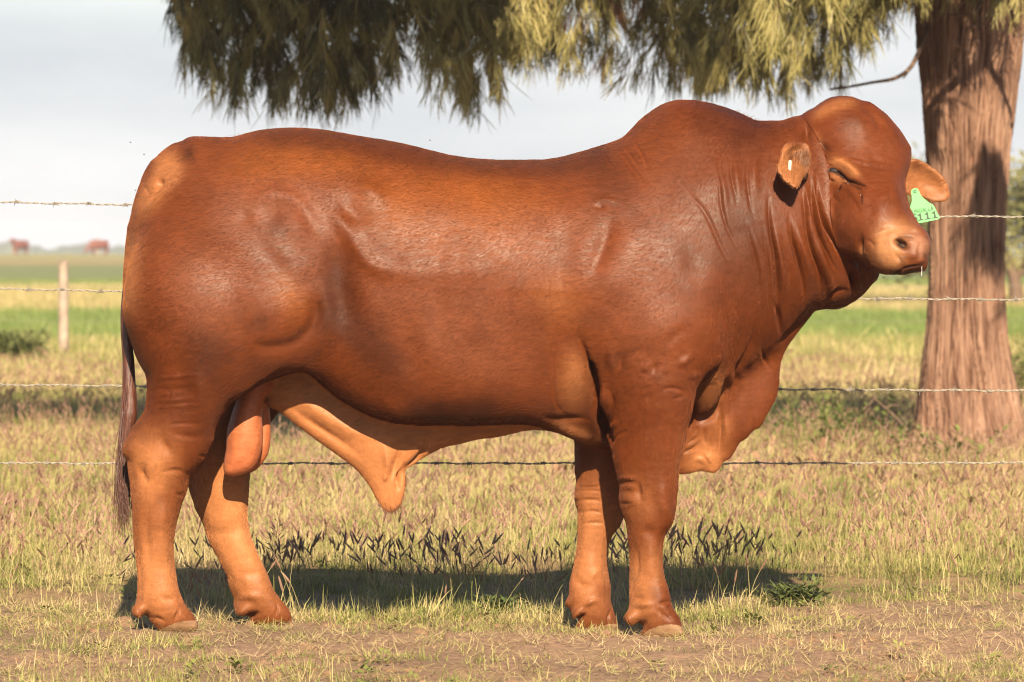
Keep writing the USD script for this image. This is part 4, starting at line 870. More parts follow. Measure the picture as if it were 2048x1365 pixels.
leaf_mat('grass_blade', [(0.0, (.24, .25, .075)), (.25, (.38, .345, .125)), (.5, (.48, .395, .185)), (.75, (.54, .42, .23)), (1.0, (.46, .335, .21))])
leaf_mat('grass_green', [(0.0, (.10, .13, .03)), (.35, (.20, .22, .055)), (.7, (.31, .30, .09)), (1.0, (.44, .37, .15))])
leaf_mat('seed_head', [(0.0, (.12, .065, .045)), (.5, (.25, .145, .10)), (1.0, (.38, .24, .165))], .15)
leaf_mat('crop', [(0.0, (.13, .20, .045)), (.5, (.185, .25, .065)), (1.0, (.28, .31, .10))], .3)
rng = np.random.default_rng(11)
def blade(base, az, length, lean, width, curl, seg=3):
    t = np.linspace(0, 1, seg + 1)
    out = length * (lean * t + curl * t ** 2)
    up = length * t * np.sqrt(np.maximum(1 - (lean + curl * t) ** 2, .08))
    d = np.array([math.cos(az), math.sin(az), 0]); s = np.array([-math.sin(az), math.cos(az), 0])
    c = base + out[:, None] * d + up[:, None] * np.array([0, 0, 1.0])
    w = width * (1 - t ** 1.6) / 2
    v = np.vstack([c[:-1] - w[:-1, None] * s, c[:-1] + w[:-1, None] * s, c[-1:]])
    f = []
    for i in range(seg - 1): f += [[i, i + 1, seg + i], [i + 1, seg + i + 1, seg + i]]
    f.append([seg - 1, 2 * seg, 2 * seg - 1])
    return v, np.array(f)
def spike(base, axis, length, rad, n=12):
    """a bristly seed head"""
    axis = axis / np.linalg.norm(axis); parts = []
    t = np.linspace(0, 1, 5)
    core = base + t[:, None] * axis * length
    parts.append(tube_mesh(core, rad * .55 * np.array([.5, 1, 1, .8, .2]), 5))
    ref = np.cross(axis, [0.3, .9, .1]); ref /= np.linalg.norm(ref); b2 = np.cross(axis, ref)
    for k in range(n * 2):
        u = rng.uniform(.02, .98); an = rng.uniform(0, 6.283); d = math.cos(an) * ref + math.sin(an) * b2
        p = base + axis * length * u; r = rad * (1.1 - .5 * u)
        tip = p + d * r * rng.uniform(.7, 1.25) + axis * r * rng.uniform(.8, 1.6); sd = np.cross(d, axis) * r * .28
        parts.append((np.array([p - sd, p + sd, tip]), np.array([[0, 1, 2]])))
    return join(parts)
def tuft(n, lo, hi, w, spread, lean=.5, curl=.3):
    return join([blade(np.array([*(rng.normal(0, spread, 2)), -.01]), rng.uniform(0, 6.283), lo + (hi - lo) * rng.random() ** 1.6, lean * rng.random() ** .7 * .95, w * rng.uniform(.7, 1.2), rng.uniform(-.1, curl)) for _ in range(n)])
def stalks(n, lo, hi, head, spread):
    st, hd = [], []
    for _ in range(n):
        b = np.array([*rng.normal(0, spread, 2), -.01]); L = rng.uniform(lo, hi); az = rng.uniform(0, 6.283); ln = rng.uniform(.05, .45)
        t = np.linspace(0, 1, 5)[:, None]
        d = np.array([math.cos(az), math.sin(az), 0])
        pts = b + t * np.array([0, 0, L]) + (t ** 2) * d * L * ln
        st.append(tube_mesh(pts, np.linspace(.0012, .0007, 5), 3, False))
        ax = pts[-1] - pts[-2]; ax = ax / np.linalg.norm(ax) + d * rng.uniform(0, .5)
        hd.append(spike(pts[-1], ax, head * rng.uniform(.7, 1.25), head * .14))
    return join(st), join(hd)
def scatter(path, meshes, pos, proto, scale, label=None, cat=None, up_tilt=.12, kind='stuff', yaw=None):
    """a PointInstancer; meshes: list of lists of (v, f, material)"""
    pi = UsdGeom.PointInstancer.Define(stage, path)
    root = UsdGeom.Scope.Define(stage, path + '/kinds')
    for i, parts in enumerate(meshes):
        UsdGeom.Xform.Define(stage, f'{path}/kinds/kind_{i:03d}')
        for j, (v, f, m) in enumerate(parts): raw_mesh(f'{path}/kinds/kind_{i:03d}/piece_{j:03d}', v, f, m)
        pi.CreatePrototypesRel().AddTarget(f'{path}/kinds/kind_{i:03d}')
    n = len(pos)
    yaw = rng.uniform(0, 2 * np.pi, n) if yaw is None else yaw
    tx, ty = rng.normal(0, up_tilt / 2, (2, n))
    q = np.stack([np.cos(yaw / 2), tx * np.cos(yaw / 2) + ty * np.sin(yaw / 2), ty * np.cos(yaw / 2) - tx * np.sin(yaw / 2), np.sin(yaw / 2)], 1)
    q /= np.linalg.norm(q, axis=1, keepdims=True)
    pi.CreatePositionsAttr(Vt.Vec3fArray.FromNumpy(pos.astype(np.float32)))
    pi.CreateProtoIndicesAttr(Vt.IntArray.FromNumpy(np.asarray(proto, np.int32)))
    pi.CreateOrientationsAttr(Vt.QuathArray([Gf.Quath(float(a), float(b), float(c), float(d)) for a, b, c, d in q]))
    s = np.repeat(np.asarray(scale, float)[:, None], 3, 1) if np.ndim(scale) == 1 else scale
    pi.CreateScalesAttr(Vt.Vec3fArray.FromNumpy(s.astype(np.float32)))
    tag(pi, label, cat, kind=kind)
    return pi
def in_view(n, d0, d1, spread=1.12):
    """random ground points between two distances, evenly over the visible wedge and a little beyond it"""
    d = np.sqrt(rng.uniform(d0 ** 2, d1 ** 2, n)); x = rng.uniform(-1, 1, n) * (.1155 * d * spread + .35)
    return x, d - 13
kinds = []
for k in range(4): v, f = tuft(40, .012, .055, .0028, .034, .95, .5); kinds.append([(v, f, 'grass_blade')])                 # 0-3 short dry
for k in range(3): v, f = tuft(36, .012, .055, .0030, .032, .9, .4); kinds.append([(v, f, 'grass_green')])                # 4-6 short green
for k in range(4): v, f = tuft(54, .025, .105, .0030, .05, 1.0, .6); kinds.append([(v, f, 'grass_blade')])                 # 7-10 tall dry
for k in range(3): v, f = tuft(50, .025, .10, .0032, .05, .95, .5); kinds.append([(v, f, 'grass_green')])                   # 11-13 tall green
for k in range(4):
    (sv, sf), (hv, hf) = stalks(6, .08, .17, .042, .07); kinds.append([(sv, sf, 'grass_blade'), (hv, hf, 'seed_head')])     # 14-17 seed stalks
for k in range(3): v, f = tuft(16, .03, .10, .0026, .06, 1.0, .1); kinds.append([(v, f, 'grass_blade')])                   # 18-20 fallen straw
for k in range(2):                                                                                                         # 21-22 low weeds
    ps = []
    for _ in range(26):
        a = rng.uniform(0, 6.28); r_ = rng.uniform(.0, .05); p = np.array([math.cos(a) * r_, math.sin(a) * r_, rng.uniform(.006, .035)]); d = np.array([math.cos(a), math.sin(a), rng.uniform(-.2, .6)]); e = np.array([-math.sin(a), math.cos(a), 0]); l = rng.uniform(.012, .026)
        ps.append((np.array([p, p + d * l * .5 - e * l * .28, p + d * l * .5 + e * l * .28, p + d * l]), np.array([[0, 1, 2], [1, 3, 2]])))
    v, f = join(ps); kinds.append([(v, f, 'grass_green')])
x, y = in_view(46000, 10.9, 40.0)
keep_p = np.clip((46 / (y + 13)) ** 1.0 / 4.2, 0, 1)
patch = meshkit.fbm(np.stack([x * 1.6, y * 1.6, 0 * x], 1), 3, 31)
green = meshkit.fbm(np.stack([x * .9, y * .45, 0 * x + 4], 1), 3, 33)
py = 485 + 10010 / (y + 13)
edge = 40 * (meshkit.fbm(np.stack([x * 5, y * 5, 0 * x + 2], 1), 3, 71) - .5) * 2
bare = np.exp(-((py + edge - 1276 - 18 * np.sin(x * 2.1 + .6)) / 26) ** 2) * (.62 + .5 * smoothstep(-.2, 1.2, x)) + .35 * smoothstep(1300, 1365, py) * (patch < .50)
cover = smoothstep(.30, .62, patch + .25 * smoothstep(1230, 1130, py) - .20 * bare) * np.clip(1 - .92 * bare, .05, 1)
ok = (rng.random(len(x)) < keep_p) & (rng.random(len(x)) < .12 + .9 * cover)
x, y, green, py, patch = x[ok], y[ok], green[ok], py[ok], patch[ok]
tall = smoothstep(1205, 1120, py); r = rng.random(len(x)); g = rng.random(len(x)) < np.clip((green - .34) * 3.2, .10, .88)
isTall = rng.random(len(x)) < tall
kind = np.where(isTall, np.where(g, 11 + rng.integers(0, 3, len(x)), 7 + rng.integers(0, 4, len(x))), np.where(g, 4 + rng.integers(0, 3, len(x)), rng.integers(0, 4, len(x))))
kind = np.where(isTall & (r < .26), 14 + rng.integers(0, 4, len(x)), kind)
kind = np.where(~isTall & (r < .14), 18 + rng.integers(0, 3, len(x)), kind)
sc = rng.uniform(.65, 1.15, len(x)) * (1 + .004 * np.clip(y - 8, 0, 40))
pos = np.stack([x, y, ground_z(x, y)], 1)
# keep tufts out of the hooves and the trunk
lowg = rng.random(len(kind)) < .07 * smoothstep(1100, 1200, py)
kind = np.where(lowg, 21 + rng.integers(0, 2, len(kind)), kind)
hoof_at = np.array([[*at(330, 1262, -.17)[:2]], [*at(530, 1255, .16)[:2]], [*at(1325, 1275, -.21)[:2]], [*at(1195, 1260, .14)[:2]]])
dmin = np.min(np.linalg.norm(pos[:, None, :2] - hoof_at[None], axis=2), axis=1)
clear = dmin > .12
scatter('/World/grass', kinds, pos[clear], kind[clear], sc[clear])
print('grass', clear.sum())
# taller grass at the near edge of the shadow and dark seed heads inside it
nx_ = rng.uniform(-1.0, .75, 520); ny_ = rng.uniform(.25, 2.6, 520); kk = np.where(ny_ < .7, rng.choice([7, 8, 9, 10, 11, 12, 13], 520), rng.choice([7, 8, 11, 12, 13, 7, 11, 14, 15, 16, 17], 520))
far_drop = (ny_ > .7) & (rng.random(520) < .74)
far_ok = ~far_drop & (np.min(np.linalg.norm(np.stack([nx_, ny_], 1)[:, None] - hoof_at[None], axis=2), axis=1) > .2)
scatter('/World/grass_tall', kinds, np.stack([nx_, ny_, ground_z(nx_, ny_)], 1)[far_ok], kk[far_ok], np.where(ny_ < .7, rng.uniform(.7, 1.25, 520), rng.uniform(.8, 1.15, 520))[far_ok])
# farther paddocks: bigger clumps, fewer of them
fk = []
for mname in ('grass_blade', 'grass_green', 'crop'):
    for k in range(2): v, f = tuft(60, .10, .26, .012, .16, .6, .4); fk.append([(v, f, mname)])
x, y = in_view(30000, 34, 130, 1.08)
ok = rng.random(len(x)) < np.clip(48 / (y + 13), 0, 1)
x, y = x[ok], y[ok]; d = y + 13; wob = 1 + .05 * (meshkit.fbm(np.stack([x * .12, y * .06, 0 * x], 1), 3, 3) - .5) * 4
dd = d * wob
crop = ((dd > 48) & (dd < 75)) | ((dd > 111) & (dd < 230))
mid = (dd >= 36) & (dd <= 48)
q = rng.random(len(x))
kind = np.where(crop, 4, np.where(mid, np.where(q < .55, 2, 0), np.where(q < .15, 2, 0))) + rng.integers(0, 2, len(x))
scatter('/World/meadow', fk, np.stack([x, y, ground_z(x, y) - .02], 1), kind, rng.uniform(.6, 1.1, len(x)) * np.where(crop, .8, 1.0))
# ------------------------------------------------------------------ barbed wire fence
FY = 1.0
simple_mat('wire', (.25, .225, .185), .5, .4, 120, .3, 400, .5)
simple_mat('post_wood', (.34, .25, .18), .85, .35, 14, .6, 60, .2)
FENCE = thing('barbed_wire_fence', 'four-strand twisted barbed wire fence running right across behind the bull', 'fence', (0, 0, 0))
WIRES = [[(-120, 403), (0, 405), (265, 410), (1000, 424), (1882, 433), (2048, 434), (2180, 434)], [(-120, 577), (0, 578), (240, 583), (1000, 596), (1715, 597), (2048, 600), (2180, 600)],
         [(-120, 769), (0, 770), (290, 773), (1000, 778), (1560, 779), (2048, 782), (2180, 783)], [(-120, 925), (0, 926), (235, 928), (540, 927), (1100, 927), (1450, 927), (2048, 926), (2180, 926)]]
rng = np.random.default_rng(23)
for wi, w in enumerate(WIRES):
    c = np.array([at(a, b, FY) for a, b in w])
    xs = np.arange(-2.62, 2.62, .0045)
    z = np.interp(xs, c[:, 0], c[:, 2]) + .0012 * np.sin(xs * 31 + wi) + .0008 * np.sin(xs * 83)
    ph = xs / .050 * 2 * np.pi + wi
    strands = []
    for k in (0, np.pi):
        strands.append(tube_mesh(np.stack([xs, FY + .0018 * np.sin(ph + k), z + .0018 * np.cos(ph + k)], 1), .00155, 5))
    wp = path_for('wire', FENCE)
    UsdGeom.Xform.Define(stage, wp)
    v, f = join(strands)
    raw_mesh(wp + '/strand', v, f, 'wire', vnormals(v, f))
    for bx in np.arange(-1.78 + .03 * wi, 1.8, .1115):
        bx += rng.normal(0, .005); zb = np.interp(bx, xs, z); parts = []
        for k in range(2):                       # two short wires wound round the strands, ends sticking out
            a0 = rng.uniform(0, 6.28); th = np.linspace(0, 4.5 * np.pi, 22); r = .0042
            hx = bx + (k - .5) * .007 + np.linspace(-.0035, .0035, 22)
            coil = np.stack([hx, FY + r * np.sin(th + a0), zb + r * np.cos(th + a0)], 1)
            t0 = rng.normal(0, 1, 3) * [.35, .6, 1]; t0[2] = abs(t0[2]) * (1 if k else -1); t0 /= np.linalg.norm(t0)
            t1 = -t0 + rng.normal(0, .35, 3); t1 /= np.linalg.norm(t1)
            pts = np.vstack([coil[0] + t0 * .013, coil, coil[-1] + t1 * .013])
            parts.append(tube_mesh(pts, np.concatenate([[.0006], np.full(22, .0013), [.0006]]), 4))
        v, f = join(parts); raw_mesh(path_for('barb', wp), v, f, 'wire')
def wood_post(path_parent, x, y, h, r, name='post', seed=0):
    r0 = np.random.default_rng(seed)
    an = np.linspace(0, 2 * np.pi, 25)[:-1]; zs = np.array([-.1, .0, h * .3, h * .6, h * .9, h * .985, h])
    rad = np.array([1.04, 1.03, 1, .99, .98, .95, .80])
    g = 1 + .05 * meshkit.fbm(np.stack([np.cos(an) * 3, np.sin(an) * 3, 0 * an + seed], 1), 3, seed)
    V = np.stack([(x + r * rad[:, None] * g * np.cos(an)), (y + r * rad[:, None] * g * np.sin(an)), np.repeat(zs[:, None] + (np.arange(7) == 6)[:, None] * .012 * np.sin(an + 1), 1, 0) + 0 * an], -1).reshape(-1, 3)
    f = []
    for i in range(6):
        for k in range(24): a, b = i * 24 + k, i * 24 + (k + 1) % 24; f += [[a, b, b + 24], [a, b + 24, a + 24]]
    V = np.vstack([V, [x, y, h]]); f += [[6 * 24 + k, 6 * 24 + (k + 1) % 24, 7 * 24] for k in range(24)]
    V[:, 2] += float(ground_z(np.array([x]), np.array([y]))[0])
    return V, np.array(f)
for sx in (-2.6, 2.6):
    v, f = wood_post(FENCE, sx, FY, 1.42, .055, seed=3); raw_mesh(path_for('post', FENCE), v, f, 'post_wood', vnormals(v, f))

# second fence, far post line and cattle
leaf_mat('bush_leaf', [(0, (.08, .105, .03)), (.5, (.15, .175, .055)), (1, (.24, .25, .09))], .25)
simple_mat('pale_post', (.29, .225, .18), .85, .3, 8, .5, 40, .2)
def far_post(px, top, bottom, width, label):
    y = DEPTH(bottom) - 13 if bottom > 540 else 400.0
    d = y + 13; x = (px - CX) * d / F; g = float(ground_z(np.array([x]), np.array([y]))[0]); h = CAMZ - (top - HY) * d / F - g
    p = thing('fence_post', label, 'fence post', (0, 0, 0))
    v, f = wood_post(p, x, y, h, width * d / F / 2, seed=int(px)); raw_mesh(path_for('timber', p), v, f, 'pale_post', vnormals(v, f))
    cap, cf = tube_mesh(np.array([[x, y, g + h - .16 * h], [x, y, g + h - .14 * h]]), width * d / F / 2 * 1.12, 12); raw_mesh(path_for('wire_tie', p), cap, cf, 'wire')
far_post(127, 523, 716, 20, 'pale weathered timber post in the green paddock left of the bull')
far_post(28, 480, 522, 7, 'small pale post in front of the farthest left cow')
far_post(196, 478, 510, 6, 'small pale post in front of the cow nearer the bull\'s rump')
PADDOCK = thing('paddock_fence', 'thin wire fence through the green paddock at the timber post', 'fence')
for hz in (.36, .70):
    y = DEPTH(716) - 13; xs = np.linspace(-9, 9, 60); v, f = tube_mesh(np.stack([xs, 0 * xs + y + .06, hz + .01 * np.cos(xs)], 1), .0018, 4); raw_mesh(path_for('wire', PADDOCK), v, f, 'wire')
simple_mat('cow_hide', (.15, .036, .013), .6, .3, 5)
def capsule_chain(joints):
    import manifold3d as m3
    out = m3.Manifold()
    for (p0, r0), (p1, r1) in joints:
        a = m3.Manifold.sphere(r0, 20).translate(list(map(float, p0))); b = m3.Manifold.sphere(r1, 20).translate(list(map(float, p1)))
        out = out + m3.Manifold.batch_hull([a, b])
    out = out.refine_to_length(.06).to_mesh(); t = trimesh.Trimesh(out.vert_properties[:, :3], out.tri_verts, process=True)
    trimesh.smoothing.filter_taubin(t, .5, -.53, 8); return t
def cow(px, flip, yaw, label, graze=False):
    y = 394.0; d = y + 13; x = (px - CX) * d / F
    S = lambda *a: np.array(a, float)
    hd = (S(1.25, 0, .55), .17) if graze else (S(1.18, 0, 1.38), .17); mz = (S(1.42, .0, .22), .10) if graze else (S(1.48, 0, 1.20), .10)
    J = [((S(-.66, 0, .98), .38), (S(0, 0, .90), .44)), ((S(0, 0, .90), .44), (S(.58, 0, .94), .40)), ((S(.66, 0, 1.15), .26), hd), (hd, mz), ((S(.5, 0, 1.28), .16), (S(.72, 0, 1.24), .14)), ((S(-.98, 0, 1.2), .05), (S(-1.02, 0, .55), .03))]
    for sx, sy in ((-.72, .16), (-.72, -.16), (.58, .15), (.58, -.15)): J += [((S(sx, sy, .85), .17), (S(sx + (.05 if sx > 0 else -.06), sy, .45), .09)), ((S(sx + (.05 if sx > 0 else -.06), sy, .45), .085), (S(sx, sy, .05), .065))]
    for sy in (-1, 1): J.append(((hd[0] + S(-.02, .12 * sy, .05), .05), (hd[0] + S(-.06, .30 * sy, -.08), .03)))
    t = capsule_chain(J); t.apply_transform(trimesh.transformations.rotation_matrix(math.radians(yaw + (180 if flip else 0)), [0, 0, 1]))
    p = thing('cow', label, 'cow', (x, y, float(ground_z(np.array([x]), np.array([y]))[0])))
    raw_mesh(path_for('body', p), np.array(t.vertices), np.array(t.faces), 'cow_hide', vnormals(np.array(t.vertices), np.array(t.faces)))
cow(41, True, 55, 'distant red cow at the far left edge, standing beyond the paddocks with its head up')
cow(198, True, 35, 'distant dark red cow grazing beyond the paddocks, nearest the bull\'s rump', True)

# ------------------------------------------------------------------ the big tree
TRY = 11.4; TD = TRY + 13
EDGE = [(-420, 1838, 2050), (-200, 1838, 2052), (0, 1833, 2050), (60, 1836, 2047), (120, 1841, 2041), (200, 1848, 2031), (300, 1854, 2018), (420, 1859, 2009), (520, 1860, 2005), (600, 1858, 2006), (680, 1851, 2012), (760, 1841, 2024), (820, 1832, 2036), (860, 1824, 2048), (900, 1812, 2066), (950, 1795, 2090)]
E = np.array(EDGE, float)
zt = CAMZ - (E[:, 0] - HY) * TD / F; cxs = ((E[:, 1] + E[:, 2]) / 2 - CX) * TD / F; rs = (E[:, 2] - E[:, 1]) / 2 * TD / F
o = np.argsort(zt); zt, cxs, rs = zt[o], cxs[o], rs[o]
zz = np.linspace(-.12, 3.7, 520); th = np.linspace(0, 2 * np.pi, 421)[:-1]
ZZ, TH = np.meshgrid(zz, th, indexing='ij')
Rz = np.interp(zz, zt, rs)[:, None] * (1 - .45 * smoothstep(2.6, 3.7, zz))[:, None]; Cz = np.interp(zz, zt, cxs)[:, None]
arc = TH * .26
tw = TH + .10 * np.sin(ZZ * 1.3) + .05 * ZZ + .22 * (meshkit.fbm(np.stack([np.cos(TH) * 2.2, np.sin(TH) * 2.2, ZZ * 2.6], -1), 3, 77) - .5)
ring = np.stack([np.cos(tw) * 1.0, np.sin(tw) * 1.0, 0 * ZZ], -1)
strip = meshkit.fbm(np.stack([ring[..., 0] * 7, ring[..., 1] * 7, ZZ * .9], -1), 3, 2)
strip2 = meshkit.fbm(np.stack([ring[..., 0] * 22, ring[..., 1] * 22, ZZ * 2.0 + 9], -1), 3, 5)
fine = meshkit.fbm(np.stack([ring[..., 0] * 55, ring[..., 1] * 55, ZZ * 6.0], -1), 2, 7)
strip3 = meshkit.fbm(np.stack([ring[..., 0] * 13, ring[..., 1] * 13, ZZ * 1.5 + 30], -1), 3, 12)
ridge = 1 - np.abs(2 * strip2 - 1) * 2.6
crack = np.exp(-((strip3 - .5) / .035) ** 2)
flute = .055 * np.exp(-(ZZ + .1) / .45) * (np.cos(5 * TH + .6) + .6 * np.cos(8 * TH + 2)) + .018 * np.cos(3 * TH + ZZ)
bark = (strip - .5) * .020 + np.clip(ridge, -1, 1) * .009 + (fine - .5) * .010 - crack * .018 * smoothstep(.35, .6, meshkit.fbm(np.stack([ring[..., 0] * 5, ring[..., 1] * 5, ZZ * 3.5], -1), 2, 91))
RR = Rz * (1 + flute) + bark
V = np.stack([Cz + RR * np.cos(TH), TRY + .95 * RR * np.sin(TH), ZZ], -1).reshape(-1, 3)
n2 = len(th); I = np.arange(len(zz))[:, None] * n2; k = np.arange(n2)[None]
a = (I[:-1] + k).ravel(); b = (I[:-1] + (k + 1) % n2).ravel()
Ff = np.vstack([np.stack([a, b, b + n2], 1), np.stack([a, b + n2, a + n2], 1)])
mat('bark', {'g': ('geometry', {}), 'mp': ('mapping', {'scale': (26, 26, 1.6)}), 'n': ('noise_texture', {'scale': 1.0, 'detail': 6.0, 'roughness': .65, 'distortion': .3}), 'mp2': ('mapping', {'scale': (90, 90, 5)}), 'n2': ('noise_texture', {'scale': 1.0, 'detail': 4.0, 'roughness': .6}),
             'n3': ('noise_texture', {'scale': 2.2, 'detail': 4.0}), 'r': ('rgb_ramp', {'ramp': dim([(.25, (.072, .036, .025)), (.42, (.16, .092, .064)), (.58, (.25, .155, .110)), (.8, (.355, .235, .172))])}),
             'at': ('attribute', {'attribute': 'groove'}), 'mg': ('mix_color', {'blend_type': 'multiply', 'use_clamp': False, 'b': (.42, .27, .20)}), 'r3': ('rgb_ramp', {'ramp': [(.35, (.86, .80, .76)), (.65, (1.12, 1.1, 1.08))]}),
             'm': ('mix_color', {'blend_type': 'multiply', 'fac': 1.0, 'use_clamp': False}), 'b': ('bump', {'strength': .8, 'distance': .012}), 'p': ('principled_bsdf', {'roughness': .9, 'specular_ior_level': .2})},
    [('g.position', 'mp.vector'), ('mp.vector', 'n.vector'), ('g.position', 'mp2.vector'), ('mp2.vector', 'n2.vector'), ('g.position', 'n3.vector'), ('n.fac', 'r.fac'), ('n3.fac', 'r3.fac'), ('r.color', 'mg.a'), ('at.fac', 'mg.fac'), ('mg.result', 'm.a'), ('r3.color', 'm.b'), ('m.result', 'p.base_color'), ('n2.fac', 'b.height'), ('b.normal', 'p.normal')])
TREE = thing('big_tree', 'large fibrous-barked tree with weeping grey-green foliage hanging over behind the bull', 'tree')
raw_mesh(path_for('trunk', TREE), V, Ff, 'bark', vnormals(V, Ff), scalars={'groove': np.clip(crack.ravel() * .8 + smoothstep(.1, -.9, ridge).ravel() * .35, 0, 1)})
simple_mat('twig', (.13, .085, .06), .85, .4, 40, .4, 90, .2)
def bough(pts, r0, r1, name='branch', material='bark', wob=.02, seed=0):
    c = catmull(np.array(pts, float), 14); rr = np.linspace(r0, r1, len(c))
    c = c + (np.stack([meshkit.fbm(c * 6 + q * 9, 2, seed + q) for q in range(3)], 1) - .5) * wob
    v, f = tube_mesh(c, rr * (1 + .25 * (meshkit.fbm(c * 14, 2, seed + 5) - .5)), 9)
    n = vnormals(v, f); n = n if ((v - np.repeat(c, 9, 0).mean(0)) * 0 + 1).sum() and np.einsum('ij,ij->i', n[:len(c) * 9], v[:len(c) * 9] - np.repeat(c, 9, 0)).sum() > 0 else -n
    raw_mesh(path_for(name, TREE), v, f, material, n, scalars={'groove': np.full(len(v), .3)})
tx = lambda px, py, y=TRY: at(px, py, y)
bough([(2.55, 11.35, 2.95), (1.7, 11.2, 3.15), (.6, 11.1, 3.0), (-.6, 11.2, 3.05), (-1.7, 11.3, 2.9)], .11, .03, seed=1)
bough([(2.5, 11.25, 2.75), (2.0, 10.6, 3.2), (1.2, 9.6, 3.7), (.2, 8.6, 3.9), (-1.1, 8.0, 3.8)], .10, .03, seed=2)
bough([(2.55, 11.4, 3.3), (2.9, 11.4, 3.8), (3.4, 11.2, 4.2)], .10, .05, seed=3)
bough([tx(1862, 40, 11.3), tx(1845, 90, 11.2), tx(1822, 135, 11.15), tx(1790, 156, 11.15), tx(1745, 165, 11.2), tx(1705, 173, 11.25), tx(1660, 180, 11.3)], .015, .006, 'branch', 'twig', .012, 4)
bough([tx(1822, 135, 11.15), tx(1812, 150, 11.12), tx(1806, 158, 11.12)], .006, .003, 'branch', 'twig', .004, 5)
bough([tx(1985, -60, 11.1), tx(1960, 10, 11.0), tx(1935, 30, 11.0), tx(1900, 30, 11.05), tx(1870, 20, 11.1)], .013, .005, 'branch', 'twig', .012, 6)
bough([tx(1985, -80, 11.05), tx(1990, 0, 10.98), tx(1975, 40, 11.0), tx(1930, 60, 11.05)], .011, .004, 'branch', 'twig', .012, 7)
# bare boughs on the sunny side above the picture, whose shadows fork over the trunk
def towards_sun(px, py, dy):
    p = at(px, py, 11.12); k = dy / -SUN_DIR[1]; return p + SUN_DIR * k
for i, (line, r0, r1) in enumerate((([(1800, 215), (1845, 188), (1900, 160), (1950, 132), (1975, 98), (1990, 20), (2010, -120)], .010, .045), ([(1975, 98), (1986, 130), (2008, 160), (2034, 196), (2070, 260)], .022, .010), ([(1955, 128), (1930, 150), (1920, 185)], .012, .006))):
    bough([towards_sun(a, b, 1.35) for a, b in line], r0, r1, 'branch', 'twig', .02, 8 + i)
# hanging sprays of long narrow leaves
rng = np.random.default_rng(5)
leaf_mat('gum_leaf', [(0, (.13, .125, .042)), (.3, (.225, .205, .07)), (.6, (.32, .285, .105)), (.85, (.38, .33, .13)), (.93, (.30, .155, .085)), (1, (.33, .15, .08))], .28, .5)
leaf_mat('gum_leaf_deep', [(0, (.05, .052, .018)), (.5, (.085, .082, .028)), (.85, (.14, .125, .05)), (1, (.20, .105, .06))], .2, .5)  # darker copy of gum_leaf, paints shade into the left and third clumps
def leaf(p, az, length, width, droop, sick):
    t = np.linspace(0, 1, 5)
    ang = droop * (1 - t) ** 1.5
    d = np.array([math.cos(az), math.sin(az), 0]); s0 = np.array([-math.sin(az), math.cos(az), 0])
    seg = length / 4
    c = [np.array(p)]
    for a in ang[1:]: c.append(c[-1] + seg * (math.sin(a) * d + s0 * sick * .3 - math.cos(a) * np.array([0, 0, 1.0])))
    c = np.array(c); w = width * np.sin(np.pi * np.clip(t * .92 + .06, 0, 1)) ** .7 / 2
    tl = rng.normal(0, .8); s = math.cos(tl) * s0 + math.sin(tl) * d
    v = np.vstack([c - w[:, None] * s, c + w[:, None] * s]); n = 5
    f = []
    for i in range(4): f += [[i, i + n, i + n + 1], [i, i + n + 1, i + 1]]
    return v, np.array(f)
def spray(nl, L, bend):
    az = rng.uniform(0, 6.28); d = np.array([math.cos(az), math.sin(az), 0]); t = np.linspace(0, 1, 8)[:, None]
    tw = d * bend * np.sin(t * 1.4) * L + np.array([0, 0, -1]) * L * (t ** 1.25)
    parts = [leaf(tw[min(int(u * 7), 7)] + rng.normal(0, .008, 3), rng.uniform(0, 6.28), rng.uniform(.09, .17), rng.uniform(.0038, .0068), rng.uniform(.05, .5), rng.normal(0, 1.0)) for u in rng.uniform(.05, 1, nl)]
    return join(parts), tube_mesh(tw, np.linspace(.003, .001, 8), 4)
SPR = []
for k in range(7):
    (lv, lf), (wv, wf) = spray(40, rng.uniform(.15, .26), rng.uniform(.1, .5)); SPR.append([(lv, lf, 'gum_leaf'), (wv, wf, 'twig')])
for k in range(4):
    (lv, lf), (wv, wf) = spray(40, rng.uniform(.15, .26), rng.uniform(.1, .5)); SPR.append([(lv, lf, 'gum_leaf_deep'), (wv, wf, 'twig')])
BOT = np.array([(340, -40), (352, 50), (372, 135), (400, 190), (450, 222), (500, 238), (560, 240), (600, 228), (640, 252), (690, 240), (740, 245), (780, 214), (808, 180), (826, 105), (838, 140), (858, 212), (900, 214), (930, 246), (970, 236), (1000, 200), (1030, 160), (1080, 130), (1120, 170), (1180, 176), (1232, 180), (1243, 272), (1262, 272), (1275, 205), (1330, 190), (1400, 202), (1500, 198), (1560, 222), (1620, 198), (1690, 182), (1715, 130), (1750, 85), (1790, 45), (1830, 5), (1860, -30)], float)
P, K = [], []
while len(P) < 2700:
    px = rng.uniform(330, 1860); b = np.interp(px, BOT[:, 0], BOT[:, 1]); y = rng.uniform(10.1, 12.4)
    py = rng.uniform(-250, b - 95)
    if py > b - 95: continue
    dens = meshkit.fbm(np.array([[px / 75.0, py / 75.0, y * 1.6]]), 2, 17)[0]
    third = 1060 < px < 1330
    if dens < (.55 if third else .475) - (.08 if py < -30 else 0): continue
    if 1225 < px < 1275 and py > 100 and rng.random() < .8: continue
    if 798 < px < 842 and py > -20 and rng.random() < .85: continue
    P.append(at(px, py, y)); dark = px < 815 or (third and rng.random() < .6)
    K.append(7 + rng.integers(0, 4) if (dark and rng.random() < .45) or rng.random() < .06 else rng.integers(0, 7))
